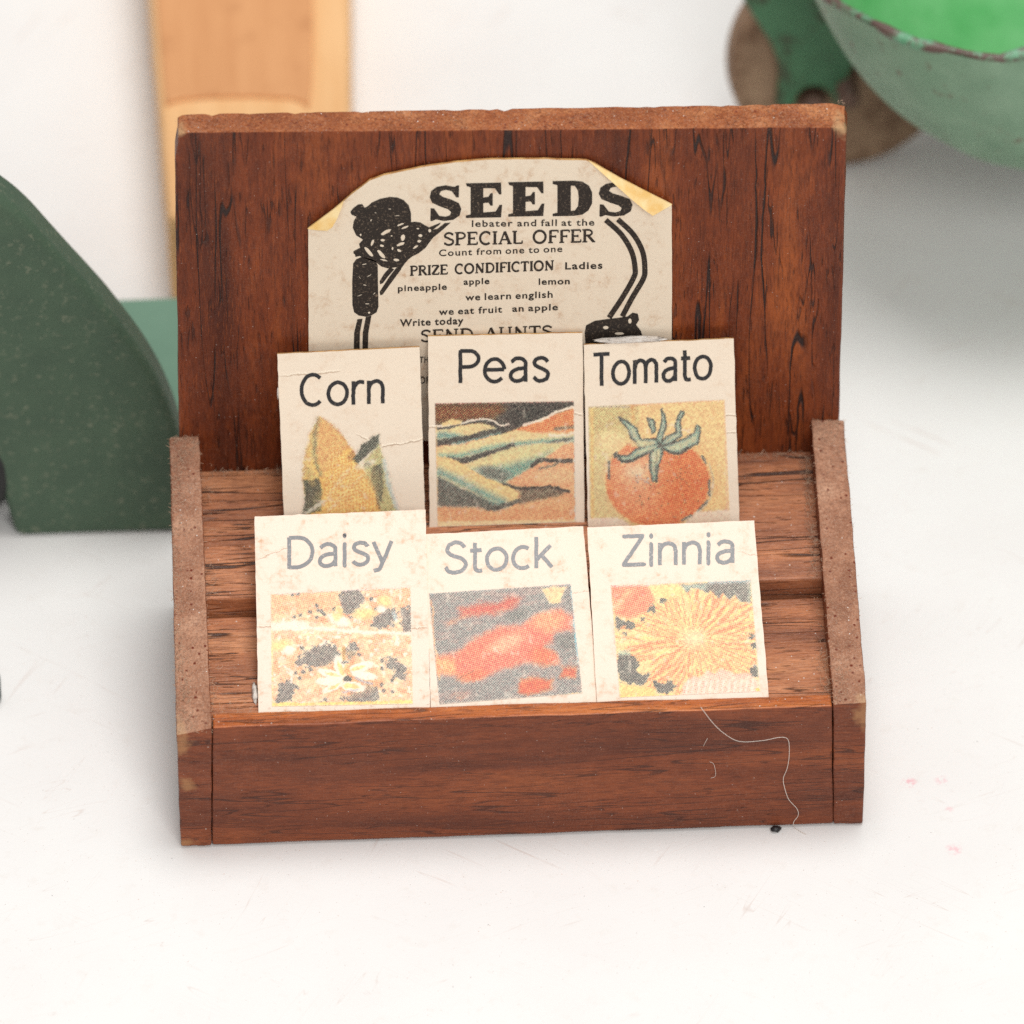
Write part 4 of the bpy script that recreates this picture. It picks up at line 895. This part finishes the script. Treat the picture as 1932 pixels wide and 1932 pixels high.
# drawing of vegetables and their stems
def V7(x, y): return (625.6+.177*x, 327.3+.177*y)
def hole7(cx, cy, rx, ry, rot):
    c, d = math.cos(math.radians(rot)), math.sin(math.radians(rot)); out = []
    for k in range(12):
        a = k*math.pi/6; r = 1+random.uniform(-.14, .14); x, y = rx*r*math.cos(a), ry*r*math.sin(a); out.append(V7(cx+x*c-y*d, cy+x*d+y*c))
    return out
H7a = [(580, 625, 66, 20, -28), (735, 545, 38, 10, -20), (785, 574, 44, 11, -22), (760, 685, 22, 36, 8), (735, 755, 46, 16, -20), (545, 712, 22, 14, 0), (535, 770, 22, 14, 10), (435, 740, 14, 36, 24), (395, 835, 20, 70, -38), (530, 862, 20, 56, -42),
       (690, 922, 34, 16, 4), (720, 822, 26, 14, 30), (895, 785, 34, 12, -32), (935, 722, 22, 14, 0), (948, 662, 22, 16, 0), (1048, 610, 16, 18, 0), (650, 800, 10, 16, 0), (560, 925, 40, 8, 14), (640, 665, 12, 8, 0), (920, 588, 14, 8, 0), (310, 655, 10, 12, 0), (470, 420, 12, 4, 20), (620, 380, 16, 5, 0), (700, 450, 30, 4, -5), (420, 500, 6, 14, 30)]
H7b = [(350, 968, 26, 5, -10), (400, 1090, 30, 4, -30), (355, 1190, 20, 5, 10), (300, 1300, 26, 4, -20), (380, 1390, 24, 5, 0), (400, 1485, 14, 12, 0), (300, 1110, 20, 3, 50), (455, 1280, 16, 4, -40)]
blob = [(200, 410), (230, 370), (285, 330), (328, 328), (352, 366), (385, 350), (430, 310), (520, 270), (620, 250), (700, 256), (770, 285), (822, 340), (846, 420), (848, 520), (885, 515), (945, 522), (995, 552), (1040, 575), (1085, 556), (1165, 524),
        (1150, 548), (1080, 600), (1130, 590), (1205, 530), (1270, 524), (1180, 605), (1085, 682), (1040, 740), (1000, 795), (930, 850), (862, 884), (820, 915), (780, 960), (735, 1025), (690, 1000), (600, 1012), (530, 992), (470, 945), (340, 900), (300, 880), (255, 890), (250, 865), (232, 850), (235, 828), (305, 792), (292, 752), (335, 706), (262, 660), (226, 580), (236, 508), (266, 462), (214, 440)]
ik.loops([[V7(*p) for p in blob]]+[hole7(*e) for e in H7a]); ik.make('printed_drawing', PPL, .0022, M_ink_p, notice); ik = Ink()
pill = [(230, 960), (262, 916), (320, 890), (400, 905), (470, 930), (492, 980), (495, 1200), (500, 1420), (480, 1480), (430, 1510), (370, 1528), (290, 1515), (240, 1480), (222, 1400), (220, 1150)]
ik.loops([[V7(*p) for p in pill]]+[hole7(*e) for e in H7b]); ik.make('printed_drawing', PPL, .0022, M_ink_p, notice); ik = Ink()
for q in ([(275, 1555), (330, 1548), (302, 1700), (300, 1900), (290, 2400), (230, 2400), (236, 1900), (240, 1700)], [(365, 1532), (425, 1514), (392, 1700), (388, 1900), (380, 2400), (322, 2400), (328, 1900), (332, 1700)],
          [(512, 1150), (518, 1182), (548, 1168), (600, 1100), (668, 1022), (622, 1000), (560, 1070)], [(512, 1262), (520, 1300), (545, 1290), (640, 1160), (742, 1022), (690, 1005), (610, 1110)]):
    ik.loops([[V7(*p) for p in q]]); ik.make('printed_drawing', PPL, .0022, M_ink_p, notice); ik = Ink()
ik.stroke([Z(*p) for p in ((1585, 332), (1655, 400), (1698, 480), (1708, 560), (1700, 605), (1650, 690), (1605, 775))], 10, 10, 6); ik.make('printed_drawing', PPL, .0022, M_ink_p, notice); ik = Ink()
ik.stroke([Z(*p) for p in ((1530, 335), (1600, 400), (1648, 480), (1664, 560), (1656, 600), (1608, 685), (1545, 780))], 10, 10, 6); ik.make('printed_drawing', PPL, .0022, M_ink_p, notice); ik = Ink()
bl2 = [(1434, 850), (1440, 815), (1480, 794), (1540, 786), (1590, 780), (1630, 774), (1652, 757), (1676, 762), (1682, 790), (1668, 812), (1690, 840), (1702, 880), (1690, 960), (1500, 980), (1440, 940)]
ik.loops([[Z(*p) for p in bl2]]+[[Z(x+rx*math.cos(k*.7), y+ry*math.sin(k*.7)) for k in range(9)] for x, y, rx, ry in ((1530, 825, 13, 8), (1640, 795, 8, 12), (1592, 852, 22, 6))])
ik.make('printed_drawing', PPL, .0022, M_ink_p, notice)

# ------------------------------------------------------------------ glue, lint, dust
t_ = NT('dried glue'); v_ = t_.coord()
M_glue = t_.fin(t_.ramp(t_.noise(v_, 30, 4, .7), [(.3, L4((196, 184, 172))), (.7, L4((236, 230, 222)))]), .5, t_.bump(t_.noise(v_, 35, 4, .7), .6, .02))
def lump(name, cen, r, seed, label, sub=4):
    bm = bmesh.new(); bmesh.ops.create_icosphere(bm, subdivisions=sub, radius=1)
    for v in bm.verts:
        q = noise.noise(v.co*2.1+Vector((seed, 0, 0)))*.35+noise.noise(v.co*6+Vector((0, seed, 0)))*.25
        v.co = Vector(cen)+Vector((v.co.x*r[0], v.co.y*r[1], v.co.z*r[2]))*(1+q)
    me = bpy.data.meshes.new(name); bm.to_mesh(me); bm.free()
    for p in me.polygons: p.use_smooth = True
    o = link(name, me, M_glue); tag(o, label, 'glue', 'blobs of dried glue'); return o
lump('glue_blob', atY(1190, 641, 2.40), (.24, .03, .022), 1, 'whitish frayed glue between the notice and the Tomato packet')
lump('glue_blob', at(524.5, 742, pc[0], pc[1]), (.008, .02, .05), 3, 'tiny white glue bead on the left edge of the Corn packet', 3)
lump('glue_blob', atZ(481, 1308, 1.10), (.022, .1, .05), 5, 'pale glue strip at the lower left edge of the Daisy packet', 3)

t_ = NT('lint fibre'); M_fib = t_.fin(L4((222, 208, 196)), .6)
t_ = NT('grey lint fibre'); M_fib2 = t_.fin(L4((186, 156, 132)), .9, None, .1)
hp = smooth_path([(1322, 1334), (1345, 1364), (1368, 1385), (1396, 1399), (1440, 1397), (1472, 1391), (1487, 1396), (1489, 1425), (1485, 1450), (1478, 1468), (1480, 1485), (1488, 1508), (1503, 1525), (1506, 1538), (1497, 1552), (1500, 1563)], 5)
pts = [atY(x, y, -.016-.012*abs(math.sin(i*.21))) for i, (x, y) in enumerate(hp)]+[atZ(1512, 1570, .006), atZ(1521, 1574, .006)]
tag(tube('white_fibre', pts, .0023, M_fib, sides=5), 'long thin white fibre hanging curled down the front board', 'fibre', 'loose fibres on the front board')
tag(tube('white_fibre', [atY(x, y, -.014) for x, y in smooth_path([(1339, 1437), (1346, 1441), (1350, 1455), (1349, 1465), (1341, 1468)], 5)], .0015, M_fib, sides=5), 'short hooked white fibre stuck on the front board', 'fibre', 'loose fibres on the front board')
tag(tube('white_fibre', [atY(x, y, -.014) for x, y in ((1335, 1393), (1331, 1400), (1327, 1408))], .0014, M_fib, sides=5), 'tiny straight white fibre near the top of the front board', 'fibre', 'loose fibres on the front board')

# fuzz of dust on the side boards, planks and corners: one mass nobody could count
def fuzz():
    vs = []; fs = []
    def fib(p, L_, r=.0014, lift=.12):
        d = Vector((random.gauss(0, 1), random.gauss(0, 1), random.gauss(0, lift))).normalized(); q = Vector(p); k = 5
        base = len(vs)
        for i in range(k+1):
            s = d.cross(Vector((0, 0, 1))).normalized() if abs(d.z) < .95 else Vector((1, 0, 0))
            u = s.cross(d)
            for a in range(3):
                w = 2.094*a; vs.append(q+(s*math.cos(w)+u*math.sin(w))*r)
            d = (d+Vector((random.gauss(0, .5), random.gauss(0, .5), random.gauss(0, .3)))).normalized(); q = q+d*L_/k
        for i in range(k):
            for a in range(3):
                b = (a+1) % 3; fs.append((base+i*3+a, base+i*3+b, base+i*3+3+b, base+i*3+3+a))
    def on_side(left):
        t = random.random()
        if left: px0, px1 = 320+(333-320)*t, 376+(400-376)*t; y0 = 823+(1381-823)*t
        else: px0, px1 = 1530+(1572-1530)*t, 1592+(1635-1592)*t; y0 = 791+(1328-791)*t
        zf, zb = (1.14, 1.75); Y = 2.5*(1-t)
        u = random.random(); p = atY(px0+(px1-px0)*u, y0, Y); return p, u
    for i in range(2600):
        p, u = on_side(True); fib(p+Vector((0, 0, .008)), random.uniform(.015, .042))
    for i in range(1300):
        p, u = on_side(False); fib(p+Vector((0, 0, .008)), random.uniform(.015, .038))
    for i in range(420):   # inside corners and the board foot
        t = random.random(); x = 2.235 if random.random() < .75 else -2.235
        y = .2+2.25*t; z = (1.08 if y < 1.25 else z_rt+(z_b-z_rt)*(y-1.27)/1.23)+abs(random.gauss(0, .04)); fib((x-math.copysign(abs(random.gauss(0, .02)), x), y, z), random.uniform(.03, .1))
    for i in range(160):
        x = random.choice((random.uniform(-2.2, -1.6), random.uniform(1.6, 2.2))); fib((x, 2.47-abs(random.gauss(0, .025)), z_b+.008+abs(random.gauss(0, .008))), random.uniform(.02, .05))
    for i in range(160): fib((random.uniform(-2.2, 2.2), random.uniform(.2, 2.4), 0) if False else atY(random.uniform(402, 1570), random.uniform(1340, 1370)-25*random.random(), .08), .03)
    for i in range(200):
        fib((tl.x+(tr.x-tl.x)*random.random(), 2.5+random.uniform(0, .2), (tl.z+tr.z)/2+.02), random.uniform(.01, .03))
    return mesh('dust_fuzz', vs, fs)
o = link('dust_fuzz', fuzz(), M_fib2); o['label'] = 'grey dust fuzz clinging to the rack'; o['kind'] = 'stuff'; o['category'] = 'dust'

# dark crumb under the front board
tag(lump('dark_crumb', atZ(1464, 1564, .02), (.04, .03, .02), 9, 'x', 2), 'small black crumb at the foot of the front board', 'crumb')
bpy.data.objects['dark_crumb'].data.materials[0] = M_ink; 
if 'group' in bpy.data.objects['dark_crumb']: del bpy.data.objects['dark_crumb']['group']

# ------------------------------------------------------------------ table
t = NT('white painted table'); co = t.coord()
n1 = t.noise(co, .5, 4, .6); n2 = t.noise(co, 6, 5, .7); n3 = t.noise(co, 40, 3, .7)
col = t.mix(t.mr(n1, .4, .7, 0, 1), L4((238, 236, 233)), L4((234, 231, 228)))
col = t.mix(t.mr(n2, .56, .72, 0, .3), col, L4((224, 216, 208)))
for sc, thr, c, lo in ((7, .86, (104, 94, 90), .022), (18, .80, (160, 140, 128), .045), (11, .8, (206, 170, 150), .035), (34, .8, (196, 180, 170), .08)):
    d = t.voro(co, sc); k = t.n('ShaderNodeSeparateColor'); t.put(k.inputs[0], t.voro(co, sc, 'Color'))
    col = t.mix(t.math('MULTIPLY', t.mr(d, lo, lo*1.7, 1, 0), t.mr(k.outputs[0], thr, thr+.01, 0, .75)), col, L4(c))
for i, (a, sy) in enumerate(((.5, .04), (2.2, .03), (1.2, .05))):   # hairline scratches
    v = t.mapp(t.mapp(co, (1, 1, 1), (0, 0, 0), (0, 0, a)), (1, sy, 1), (i*7, i*3, 0)); q = t.noise(v, 7, 1, .5); m = t.mr(t.math('ABSOLUTE', t.math('SUBTRACT', q, .5)), .0, .0035, 1, 0)
    g = t.mr(t.noise(t.mapp(co, (1, 1, 1), (i*5, 2, 0)), 1.3, 2),   .52, .62, 0, .3)
    col = t.mix(t.math('MULTIPLY', m, g), col, L4((196, 166, 150)))
# two faint pink smudges
sm = t.noise(co, 16, 3, .7)
for (x, y, r, s_) in ((1715, 1477, .055, .8), (1776, 1472, .05, .5), (1800, 1603, .06, .6), (1791, 1527, .03, .4)):
    p = atZ(x, y, 0); dd = t.n('ShaderNodeVectorMath', operation='DISTANCE'); t.put(dd.inputs[0], co); dd.inputs[1].default_value = p
    m = t.math('MULTIPLY', t.mr(dd.outputs['Value'], r*.5, r*1.3, s_, 0), t.mr(sm, .45, .6, 0, 1))
    col = t.mix(m, col, L4((238, 176, 184)))
M_table = t.fin(col, t.mr(n2, .3, .7, .5, .6), t.bump(t.math('ADD', n3, t.math('MULTIPLY', n2, .6)), .12, .01), .35)
me = mesh('table_surface', [(-120, -80, 0), (120, -80, 0), (120, 160, 0), (-120, 160, 0)], [(0, 1, 2, 3)])
o = link('table_surface', me, M_table); o['kind'] = 'structure'; o['label'] = 'white painted surface with specks and scratches'

# ------------------------------------------------------------------ light wooden toy behind, left
def soft(name, c1, c2, rough, sc=3, st=(1, 1, 1), c3=None, rust=0.0, bumpy=.2, spec=.5, rsc=6, thr=.56):
    t = NT(name); co = t.coord(); n = t.noise(t.mapp(co, st), sc, 5, .65); n2 = t.noise(co, rsc, 5, .7); n4 = t.noise(co, 50, 3, .7)
    col = t.mix(t.mr(n, .3, .7), L4(c1), L4(c2))
    if c3: col = t.mix(t.mr(n2, thr, thr+.1, 0, rust), col, L4(c3))
    return t.fin(col, rough, t.bump(t.math('ADD', n4, n2), bumpy, .01), spec)
M_pine = soft('pale pine wood', (226, 172, 116), (238, 192, 140), .6, 4, (1, .1, 1), bumpy=.15, spec=.2)
M_tan = soft('tan stained wood', (206, 146, 98), (222, 164, 114), .6, 6, (1, .08, 1), (190, 132, 88), .5, .15, .2, 3)
wz = .9
wt = thing('wooden_toy_block', 'pale pine block with a tan plank inlaid on top, behind the rack', 'wooden toy', tuple(atZ(480, 330, 0)))
a_ = atZ(312, 175, wz); b_ = atZ(651, 175, wz); c_ = atZ(250, -420, wz); d_ = atZ(660, -420, wz)
e_ = atZ(325, 330, wz-.45); f_ = atZ(651, 330, wz-.45)
yb = 7.0
A0 = Vector((a_.x+.03, 5.9, wz)); B0 = Vector((b_.x, 5.9, wz))
body = [Vector((a_.x-.0, 6.35, 0)), Vector((b_.x, 6.35, 0)), Vector((c_.x, c_.y, 0)), Vector((d_.x, d_.y, 0))]
topv = [v+Vector((0, 0, wz)) for v in body]
hexa('block_body', body+topv, M_pine, wt, n=(6, 14, 3), jit=.01, bevel=.07, seg=4)
# tan plank: outline with rounded front corners, standing a little proud
pz_ = wz+.004
op = [(300, -420), (302, 60), (309, 150), (316, 182), (336, 177), (380, 177), (470, 176), (540, 178), (575, 186), (586, 196), (590, 150), (588, 60), (585, -420)]
op = [(265, -420), (294, 0), (307, 140), (313, 196), (322, 190), (345, 184), (400, 180), (480, 179), (545, 182), (572, 190), (582, 202), (588, 150), (590, 40), (588, -420)]
prism('tan_plank', [atZ(x, y, pz_+.03) for x, y in op], (0, 0, -.06), M_tan, wt, .015, 2)

# ------------------------------------------------------------------ dark green toy, left
M_dkgreen = soft('chalky dark green paint', (64, 84, 66), (74, 95, 74), .6, 2.4, (1, 1, 1), (132, 134, 112), .5, .5, .4, 17, .57)
M_dkgreen2 = soft('dark green paint, smooth', (108, 142, 120), (118, 152, 130), .55, 2, (1, 1, 1), None, 0, .1, .4)
M_black = soft('black rubber', (24, 24, 24), (36, 36, 34), .7, 6)
gy = atZ(150, 1011, 0).y
gt = thing('green_toy', 'chalky dark green painted toy with a curved guard, left of the rack', 'toy', tuple(atZ(150, 1008, 0)))
curve = smooth_path([(-260, 190), (-130, 240), (0, 325), (50, 366), (92, 412), (130, 454), (168, 495), (200, 531), (234, 574), (269, 622), (300, 674), (324, 728), (344, 790), (356, 850)], 5)
gp = [atY(x, y+50, gy) for x, y in curve]
gp = [Vector((p.x, gy, p.z)) for p in gp]
bl = atZ(27, 1010, 0); p1 = atY(8, 940, gy); p2 = atY(-6, 880, gy); p3 = atY(-60, 800, gy); p4 = atY(-260, 780, gy)
poly = gp+[Vector((gp[-1].x, gy, 0)), Vector((atY(30, 1010, gy).x, gy, 0)), p1, p2, p3, p4]
prism('curved_guard', poly, (0, .34, 0), M_dkgreen, gt, .09, 5)
dzt = .6; dy1 = atZ(270, 560, dzt).y; dy0 = gy+.45
hexa('deck', [(-5.5, dy0, .1), (-2.2, dy0, .1), (-5.5, dy1, .1), (-2.2, dy1, .1), (-5.5, dy0, dzt), (-2.2, dy0, dzt), (-5.5, dy1, dzt), (-2.2, dy1, dzt)], M_dkgreen2, gt, n=(6, 6, 2), jit=.005, bevel=.04)
dk = bpy.data.objects['deck']
def disc(name, cen, axis, r, th, mat, parent, seg=48, bev=.05):
    bm = bmesh.new(); bmesh.ops.create_cone(bm, cap_ends=True, segments=seg, radius1=r, radius2=r, depth=th)
    R_ = Vector((0, 0, 1)).rotation_difference(Vector(axis)).to_matrix().to_4x4(); bm.transform(Matrix.Translation(Vector(cen)) @ R_)
    me = bpy.data.meshes.new(name); bm.to_mesh(me); bm.free(); o = link(name, me, mat, parent)
    m = o.modifiers.new('b', 'BEVEL'); m.width = bev; m.segments = 4; m.limit_method = 'ANGLE'
    for p in me.polygons: p.use_smooth = len(p.vertices) == 4
    return o
wc = atY(-66, 860, gy+.1)
disc('wheel', (wc.x-.26, gy+.25, .62), (0, 1, 0), .60, .5, M_black, gt)
o = disc('teal_toy', Vector(atZ(-22, 1322, 0))+Vector((0, 0, .13)), (0, 0, 1), .10, .26, soft('dark teal paint', (60, 78, 76), (70, 88, 86), .5), None, bev=.04)
tag(o, 'dark teal rounded toy end just entering at the left edge', 'toy')

# ------------------------------------------------------------------ green metal cart, top right
M_bowl_out = soft('weathered green paint', (108, 142, 114), (134, 164, 136), .5, 2.2, (1, 1, 1), (104, 80, 66), .85, .3, .4, 5.5, .60)
M_bowl_in = soft('bright green paint', (70, 158, 84), (116, 184, 122), .45, 1.6, (1, 1, 1), (120, 150, 96), .4, .15, .5, 5, .64)
M_rim = soft('chipped green rim', (84, 146, 106), (130, 178, 146), .4, 9, (1, 1, 1), (96, 74, 66), 1.0, .6, .6, 4.5, .42)
M_fork = soft('green cast metal', (62, 108, 76), (80, 126, 90), .5, 2.5, (1, 1, 1), (66, 60, 44), .8, .3, .4, 3, .55)
M_whl = soft('grimy brown wheel', (134, 106, 84), (162, 134, 108), .65, 1.6, (1, 1, 1), (104, 76, 56), .7, .4, .3, 2.2, .5)
M_axle = soft('rusty axle', (96, 70, 58), (120, 92, 78), .5, 8)
ct = thing('green_toy_cart', 'weathered green metal toy cart with bright basin and rusty rim, behind right', 'toy cart', tuple(atZ(1580, 300, 0)))
RZ = 3.1; NR = 96
rp = [(1480, -170), (1500, -100), (1528, -40), (1565, 8), (1620, 48), (1700, 86), (1780, 104), (1860, 119), (1905, 120), (1950, 112), (2060, 116), (2200, 96), (2340, 20), (2420, -120), (2390, -300), (2220, -430), (1960, -480), (1700, -420), (1550, -320), (1490, -240)]
rw = [atZ(x, y-7, RZ) for x, y in rp]; rw = smooth_path([tuple(p) for p in rw]+[tuple(rw[0])], 12); rw = np.array(rw[:-1])
dl_ = np.r_[0, np.cumsum(np.linalg.norm(np.diff(np.vstack([rw, rw[:1]]), axis=0), axis=1))]
sp_ = np.linspace(0, dl_[-1], NR, endpoint=False); rw = np.stack([np.interp(sp_, dl_, np.r_[rw[:, k], rw[0, k]]) for k in range(3)], 1)
rimc = Vector(rw.mean(0))
def rim_pt(i, s=1.0, dz=0, sx=0, sy=0):
    p = Vector(rw[i]); a = i*2*math.pi/NR
    return Vector((rimc.x+sx+(p.x-rimc.x)*s, rimc.y+sy+(p.y-rimc.y)*s, RZ+dz+(.02*math.sin(9*a)+.012*math.sin(17*a))*s**6))
rings = []; DEP = 2.15; K = 22
for k in range(K+1):
    f = k/K; ang = f*math.pi/2; s = math.cos(ang)**.95 if k < K else 0.0; dz = -DEP*math.sin(ang)
    rings.append([rim_pt(i, s, dz, .45*math.sin(ang), .0) for i in range(NR)])
def shell(name, rings, mat, inner):
    vs = []; fs = []
    for r_ in rings: vs += r_
    for k in range(len(rings)-1):
        for i in range(NR):
            j = (i+1) % NR; q = (k*NR+i, k*NR+j, (k+1)*NR+j, (k+1)*NR+i); fs.append(q if inner else q[::-1])
    return link(name, mesh(name, vs, fs, True), mat, ct)
shell('bowl', rings, M_bowl_out, False)
ctr = Vector((rimc.x, rimc.y, RZ))
rin = [[ctr+(p-ctr)*.975+Vector((0, 0, .0)) for p in r_] for r_ in rings]
shell('bowl_lining', rin, M_bowl_in, True)
tube('rim', [rim_pt(i, .985, .01) for i in range(NR)], [.04+.012*math.sin(i*.9)+.006*math.sin(i*2.3) for i in range(NR)], M_rim, ct, 10, True)
# wheel
WR = .93
wcen = Vector((atZ(1588, 306, 0).x, atZ(1588, 306, 0).y+.18, WR+.01))
whl = disc('wheel', wcen, (0.12, -1, .16), WR, .34, M_whl, ct, 64, .07)
tube('axle', [wcen+Vector((.02, -.5, -.08)), wcen+Vector((-.02, .5, .08))], .09, M_axle, ct, 16)
# fork: plate with two legs in front of the wheel
fy = wcen.y-.36
fk = [(1385, -60), (1405, 10), (1432, 50), (1456, 88), (1468, 120), (1470, 160), (1462, 205), (1500, 205), (1505, 182), (1522, 166), (1548, 166), (1566, 180), (1576, 205), (1600, 212), (1610, 200), (1600, 150), (1612, 120), (1640, 92), (1665, 55), (1640, -60)]
prism('fork', [atY(x, y, fy) for x, y in fk], (0, .13, 0), M_fork, ct, .05, 3)
disc('hub', atY(1535, 195, fy+.02), (0, -1, .1), .11, .2, M_axle, ct, 24, .03)
# unseen cart body, added right of the frame to block light under the bowl
hexa('body', [(6.15, 3.2, .7), (9.5, 3.2, .7), (6.15, 10, .7), (9.5, 10, .7), (6.1, 3.1, 3.9), (9.5, 3.1, 3.9), (6.1, 10, 3.9), (9.5, 10, 3.9)], M_fork, ct, n=(6, 6, 3), jit=.01, bevel=.15, seg=3)
# support out of the frame on the far side
disc('wheel', (rimc.x+2.6, 7.4, WR), (1, 0, 0), WR, .3, M_whl, ct, 48, .06)
tube('axle', [(rimc.x+.3, rimc.y, .9), (rimc.x+2.8, 7.4, WR)], .09, M_axle, ct, 12)
tube('axle', [(rimc.x+.3, rimc.y, .9), (wcen.x, wcen.y, WR)], .09, M_axle, ct, 12)

# ------------------------------------------------------------------ light
wd = bpy.data.worlds.new('World'); S.world = wd; wd.use_nodes = True
bg = wd.node_tree.nodes['Background']; bg.inputs[0].default_value = (1.0, .992, .985, 1); bg.inputs[1].default_value = .38
def area(name, loc, tgt, size, power, col=(1, 1, 1)):
    l = bpy.data.lights.new(name, 'AREA'); l.shape = 'RECTANGLE'; l.size, l.size_y = size; l.energy = power; l.color = col
    o = bpy.data.objects.new(name, l); C.objects.link(o); o.location = loc
    o.rotation_euler = (Vector(tgt)-Vector(loc)).to_track_quat('-Z', 'Y').to_euler(); return o
area('overhead_softbox', (5, 6, 58), (0, 2, 0), (28, 24), 20500, (1, .99, .975))
area('front_softbox', (10, -62, 60), (0, 2, 1.5), (40, 30), 34000, (1, .99, .98))
S.view_settings.view_transform = 'Standard'; S.view_settings.look = 'None'; S.view_settings.exposure = 0; S.view_settings.gamma = 1
S.view_settings.use_curve_mapping = False
S.cycles.use_denoising = False
try: S.cycles.denoiser = 'OPENIMAGEDENOISE'
except Exception: pass
S.cycles.max_bounces = 8
